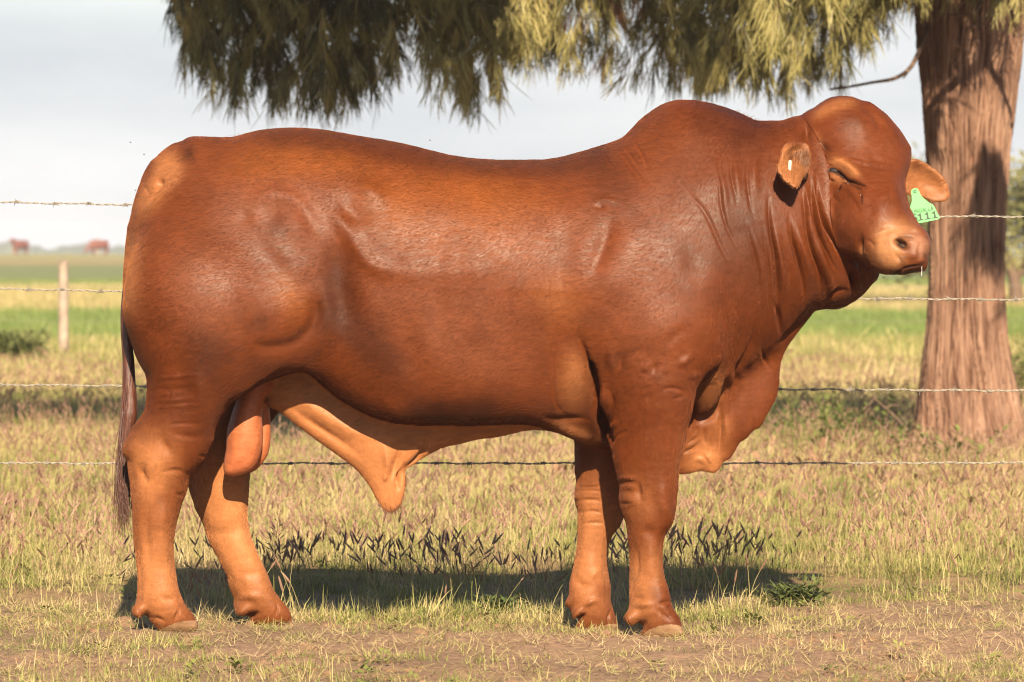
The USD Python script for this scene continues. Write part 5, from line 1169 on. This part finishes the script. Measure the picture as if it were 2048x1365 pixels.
for _ in range(60):                               # tips over the top right corner and against the trunk
    P.append(at(rng.choice([rng.uniform(1985, 2060), rng.uniform(1840, 1900)]), rng.uniform(-190, -45), rng.uniform(10.6, 11.1))); K.append(rng.integers(0, 7))
shade_from = len(P)
for _ in range(2300):                             # unseen sprays added above the picture, to shade the left clump
    P.append(np.array([rng.uniform(-1.75, .05), rng.uniform(7.3, 9.2), rng.uniform(3.1, 4.25)])); K.append(rng.integers(0, 11))
for _ in range(700):
    P.append(np.array([rng.uniform(1.9, 3.7), rng.uniform(10.2, 12.8), rng.uniform(3.05, 4.3)])); K.append(rng.integers(0, 11))
for _ in range(1500):
    P.append(np.array([rng.uniform(-3.7, -1.75), rng.uniform(9.8, 12.6), rng.uniform(2.85, 4.1)])); K.append(rng.integers(0, 11))
for _ in range(260):  # sparser unseen sprays, added to half shade the third clump
    P.append(np.array([rng.uniform(.55, 1.3), rng.uniform(7.6, 9.2), rng.uniform(3.2, 4.0)])); K.append(rng.integers(0, 11))
for n_, x0, x1, y0, y1, dy in ((70, 1845, 1955, -20, 120, 1.2), (80, 1965, 2015, 300, 470, 2.5), (14, 1850, 1890, 190, 240, 1.6), (30, 2040, 2070, 380, 560, 2.6)):
    for _ in range(n_): P.append(towards_sun(rng.uniform(x0, x1), rng.uniform(y0, y1), dy + rng.normal(0, .12)) + [0, 0, .1]); K.append(rng.integers(0, 7))
P = np.array(P); K = np.array(K)
# the 220 lowest sprays in the picture are parts of their own, the rest one mass
u_, w_ = project(P); low = np.argsort(-(w_ - np.interp(u_, BOT[:, 0], BOT[:, 1]))[:shade_from - 60])[:220]
rest = np.ones(len(P), bool); rest[low] = False
CROWN = TREE + '/crown'
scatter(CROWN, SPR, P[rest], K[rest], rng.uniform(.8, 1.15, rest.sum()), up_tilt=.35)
LIB = stage.CreateClassPrim('/World/spray_kinds')
for i, s in enumerate(SPR):
    v, f = join([(a, b) for a, b, _ in s]); raw_mesh(f'/World/spray_kinds/kind_{i:03d}', v, f, s[0][2])
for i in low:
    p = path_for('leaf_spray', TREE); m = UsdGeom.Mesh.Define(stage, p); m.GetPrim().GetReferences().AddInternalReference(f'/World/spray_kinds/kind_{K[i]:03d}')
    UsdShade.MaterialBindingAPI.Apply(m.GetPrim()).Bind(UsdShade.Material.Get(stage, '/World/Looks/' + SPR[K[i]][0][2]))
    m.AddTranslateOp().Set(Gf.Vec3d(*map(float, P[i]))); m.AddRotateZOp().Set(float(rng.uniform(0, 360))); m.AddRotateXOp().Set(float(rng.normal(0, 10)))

# ------------------------------------------------------------------ plants round about
def leafy(n, h, spread, leaf_l, leaf_w, up=.8):
    parts = []
    for _ in range(n):
        b = np.array([*rng.normal(0, spread * .3, 2), 0]); az = rng.uniform(0, 6.28); L = h * rng.uniform(.5, 1)
        d = np.array([math.cos(az), math.sin(az), 0]); t = np.linspace(0, 1, 6)[:, None]; st = b + d * spread * t ** 1.5 * rng.uniform(.3, 1) + np.array([0, 0, L]) * t
        parts.append(tube_mesh(st, np.linspace(.003, .001, 6), 4, False))
        for u in rng.uniform(.25, 1, 9):
            p = st[int(u * 5)]; a2 = rng.uniform(0, 6.28); el = rng.uniform(-.3, 1.1) * up
            ax = np.array([math.cos(a2) * math.cos(el), math.sin(a2) * math.cos(el), math.sin(el)]); sd = np.cross(ax, [0, 0, 1.0]); sd /= np.linalg.norm(sd) + 1e-9
            l = leaf_l * rng.uniform(.6, 1.2); w = leaf_w * rng.uniform(.7, 1.2)
            parts.append((np.array([p, p + ax * l * .45 - sd * w / 2, p + ax * l * .45 + sd * w / 2, p + ax * l - [0, 0, l * .15]]), np.array([[0, 1, 2], [1, 3, 2]])))
    return join(parts)
leaf_mat('weed_leaf', [(0, (.13, .165, .04)), (.5, (.23, .255, .075)), (1, (.36, .34, .13))], .35)
leaf_mat('dark_leaf', [(0, (.035, .06, .014)), (.5, (.07, .10, .025)), (1, (.13, .15, .045))], .2)
def plant(px, py, h, spread, label, name='leafy_weed', n=26, ll=.07, lw=.022, material='weed_leaf', cat='weed'):
    y = DEPTH(py) - 13; p = at(px, py, y); p[2] = float(ground_z(np.array([p[0]]), np.array([y]))[0])
    t = thing(name, label, cat, p); v, f = leafy(n, h, spread, ll, lw); raw_mesh(path_for('foliage', t), v, f, material)
plant(1655, 893, .42, .30, 'pale green leafy weed clump between the bull\'s brisket and the tree trunk', n=22)
plant(1725, 888, .36, .26, 'yellow-green leafy weed beside the foot of the tree trunk on its left', n=20)
plant(1795, 905, .22, .24, 'low leafy weed growing against the left root of the tree trunk', n=16)
plant(1940, 925, .24, .30, 'low bright weed in front of the tree trunk, at the middle of its foot', n=16)
plant(1590, 880, .30, .30, 'grey-green weed just right of the bull\'s dewlap, in the tree\'s shade', n=18)
plant(2040, 800, .55, .40, 'leafy bush at the right edge of the picture behind the tree trunk', 'bush', 60, .08, .03, 'weed_leaf', 'bush')
plant(18, 730, .42, .40, 'dark rounded bush at the left edge, left of the pale timber post', 'bush', 300, .08, .04, 'bush_leaf', 'bush')
plant(66, 724, .17, .13, 'small dark bush tuft leaning out right of the rounded bush at the left edge', 'bush', 60, .06, .03, 'bush_leaf', 'bush')
plant(1590, 1205, .085, .12, 'dark green leafy tuft right of the bull\'s near front hoof', 'leafy_weed', 34, .045, .013, 'dark_leaf')
plant(1000, 1212, .06, .10, 'small dark tuft in the bull\'s shadow between its legs', 'leafy_weed', 22, .04, .012, 'dark_leaf')
# fallen twigs leaning at the trunk
TW = thing('fallen_branch', 'thin dark dead branch leaning in the weeds left of the tree trunk', 'branch')
for a, b in (((1752, 800), (1822, 868)), ((1738, 812), (1752, 800)), ((1752, 800), (1748, 790)), ((1770, 818), (1796, 812))):
    v, f = tube_mesh(catmull(np.array([at(*a, 10.9), (at(*a, 10.9) + at(*b, 10.9)) / 2 + [.0, .02, .01], at(*b, 10.9)]), 6), np.linspace(.004, .006, 13), 6); raw_mesh(path_for('stick', TW), v, f, 'twig')
# seeding stalks that stand above the lawn
simple_mat('dark_stem', (.10, .11, .045), .7)
def seeding(px, top, base, label, n=9):
    y = DEPTH(base) - 13 if base < 1255 else .3
    t = thing('seeding_grass_stalk', label, 'grass stalk', (0, 0, 0)); a, b = at(px - 8, base, y), at(px, top, y)
    c = catmull(np.array([a, (a + b) / 2 + [-.006, 0, 0], b]), 8); v, f = tube_mesh(c, np.linspace(.0012, .0007, len(c)), 4); raw_mesh(path_for('stem', t), v, f, 'grass_green')
    for i in range(n):
        u = .55 + .45 * i / (n - 1); p = c[int(u * (len(c) - 1))]; s = 1 if i % 2 else -1
        d = np.array([s * rng.uniform(.6, 1), rng.normal(0, .3), rng.uniform(.4, .8)]) * (.026 * (1.25 - u)); e = p + d * 1.6
        v, f = join([tube_mesh(np.array([p, e]), .0006, 3), tube_mesh(np.array([e - d * .4, e, e + d * .9]), np.array([.0008, .0016, .0006]), 4)]); raw_mesh(path_for('spikelet', t), v, f, 'dark_stem')
seeding(556, 1045, 1205, 'tall dark seeding grass stalk right of the bull\'s far hind leg', 11)
seeding(952, 1118, 1215, 'seeding grass stalk standing in the shadow midway between the bull\'s legs', 8)
seeding(1456, 1058, 1200, 'seeding grass stalk right of the bull\'s near front leg', 9)
seeding(1252, 1096, 1215, 'thin seeding grass stalk showing between the bull\'s two front legs', 7)

# bark and leaf litter, clods
def chip(l, w, curl):
    t = np.linspace(-1, 1, 5); v = np.vstack([np.stack([t * l / 2, np.full(5, s * w / 2), curl * l * (t ** 2) + .004 + .3 * curl * w * s], 1) for s in (-1, 1)])
    return v, np.array([q for i in range(4) for q in ([i, i + 1, i + 6], [i, i + 6, i + 5])])
leaf_mat('litter', [(0, (.15, .07, .045)), (.5, (.27, .15, .09)), (1, (.40, .26, .17))], .05, .8)
LK = [[(*chip(rng.uniform(.06, .20), rng.uniform(.015, .05), rng.uniform(-.1, .25)), 'litter')] for _ in range(5)]
nn = 520; ang = rng.uniform(0, 6.28, nn); rad = rng.gamma(2.2, .55, nn) + .25; lx = 2.45 + rad * np.cos(ang) * 1.5; ly = TRY - .3 + rad * np.sin(ang) * 1.8 - 1.2
scatter('/World/bark_litter', LK, np.stack([lx, ly, ground_z(lx, ly) + .012], 1), rng.integers(0, 5, nn), rng.uniform(.6, 1.2, nn), up_tilt=.6)
simple_mat('soil', (.23, .14, .088), .95, .3, 60, .5, 200, .1)
CK = []
for k in range(4):
    s = trimesh.creation.icosphere(2, 1.0); s.vertices *= (.65 + .7 * meshkit.fbm(np.array(s.vertices) * 1.6 + k * 7, 3, k))[:, None]; s.apply_scale([1, 1, .6]); CK.append([(np.array(s.vertices), np.array(s.faces), 'soil')])
x, y = in_view(2600, 11.0, 13.6); q = meshkit.fbm(np.stack([x * 2, y * 2, 0 * x], 1), 2, 12); ok = q > .5; x, y = x[ok], y[ok]
scatter('/World/clods', CK, np.stack([x, y, ground_z(x, y) - .001], 1), rng.integers(0, 4, len(x)), rng.gamma(2, .0032, len(x)) + .002, up_tilt=.5)

x, y = in_view(5000, 10.9, 14.2)
SK = [[(*join([blade(np.array([*rng.normal(0, .02, 2), .004 + .004 * rng.random()]), rng.uniform(0, 6.28), rng.uniform(.02, .07), 1.0, .0022, -.05, 2) for _ in range(5)]), 'grass_blade')] for _ in range(4)]
scatter('/World/straw', SK, np.stack([x, y, ground_z(x, y)], 1), rng.integers(0, 4, len(x)), rng.uniform(.6, 1.2, len(x)), up_tilt=.2)

# ------------------------------------------------------------------ the tree in the distance and the skyline
FTY = 66.0
ft = thing('distant_tree', 'olive-green spreading tree in the paddock, half hidden behind the big trunk', 'tree')
fx = (1960 - CX) * (FTY + 13) / F
leaf_mat('far_leaf', [(0, (.13, .135, .045)), (.5, (.23, .22, .075)), (1, (.33, .30, .115))], .25)
lv = []
cl = [(fx + rng.normal(0, 1.0), FTY + rng.normal(0, .8), rng.uniform(.9, 2.55)) for _ in range(26)] + [(fx + s * 1.25, FTY, z) for s in (-1, 1) for z in (.9, 1.4, 1.9, 2.3)]
for c in cl:
    for _ in range(420):
        p = np.array(c) + rng.normal(0, .26, 3) * [1.1, 1.1, .8]; a = rng.normal(0, 1, 3); a /= np.linalg.norm(a); b = np.cross(a, rng.normal(0, 1, 3)); b /= np.linalg.norm(b)
        lv.append(np.array([p, p + a * .09 + b * .025, p + a * .17, p + a * .09 - b * .025]))
lv = np.array(lv); o = np.arange(len(lv))[:, None] * 4
raw_mesh(path_for('crown', ft), lv.reshape(-1, 3), np.vstack([o + [0, 1, 2], o + [0, 2, 3]]), 'far_leaf')
v, f = join([tube_mesh(catmull(np.array([[fx + .66, FTY, -.05], [fx + .60, FTY, .5], [fx + .35, FTY, 1.1], [fx, FTY, 1.9]]), 5), np.linspace(.14, .05, 16), 8), tube_mesh(catmull(np.array([[fx + .62, FTY, .45], [fx + .9, FTY, .9], [fx + 1.2, FTY, 1.6]]), 5), np.linspace(.07, .03, 11), 7)])
raw_mesh(path_for('trunk', ft), v, f, 'twig', vnormals(v, f))
sk = []
r0 = np.random.default_rng(3)
for i in range(420):
    d = r0.uniform(1150, 1500); x = r0.uniform(-1, 1) * .13 * d; s = trimesh.creation.icosphere(2, 1.0); s.vertices *= (.6 + .8 * meshkit.fbm(np.array(s.vertices) * 1.7 + i * 3.1, 3, i % 7))[:, None]
    h = r0.uniform(2.2, 4.2); s.apply_scale([h * r0.uniform(1.0, 2.2), h, h * 1.05]); s.apply_translation([x, d, -7 + h * .95]); sk.append((np.array(s.vertices), np.array(s.faces)))
v, f = join(sk); simple_mat('skyline_leaf', (.07, .085, .05), .9, .3, .2)
raw_mesh('/World/tree_line', v, f, 'skyline_leaf', vnormals(v, f)); tag(stage.GetPrimAtPath('/World/tree_line'), kind='stuff')

# flies in the air round the bull
simple_mat('fly_black', (.02, .018, .016), .4)
mat('fly_wing', {'p': ('principled_bsdf', {'base_color': (.25, .22, .2), 'roughness': .3})})
for px, py, where in ((261, 285, 'upper one of the pair above the tail head'), (288, 309, 'lower one of the pair above the tail head'), (271, 381, 'one close behind the tail head'), (860, 281, 'one above the middle of the back'), (1655, 621, 'one just under the throat'), (1767, 556, 'one under the muzzle')):
    c = at(px, py, -.2 if px < 1000 else -.3); t = thing('fly', 'tiny black fly in the air, ' + where, 'fly', c)
    b = trimesh.creation.icosphere(1, 1.0); b.apply_scale([.0026, .0014, .0015]); obj('body', b, 'fly_black', t, True)
    for s in (-1, 1): obj('wing', (np.array([[-.001, 0, .001], [-.0055, s * .003, .003], [-.0045, s * .0012, .0034]]), np.array([[0, 1, 2]])), 'fly_wing', t)

# ------------------------------------------------------------------ air
HZ = trimesh.creation.box([2400, 2000, 18.0]); HZ.apply_translation([0, 900, .5])
usdkit.material(stage, '/World/Looks/haze', {'v': ('principled_volume', {'color': (.93, .95, 1.0), 'density': .00040, 'anisotropy': .2})}, [], volume='v.volume')
raw_mesh('/World/haze', np.array(HZ.vertices), np.array(HZ.faces), 'haze'); tag(stage.GetPrimAtPath('/World/haze'), kind='stuff')
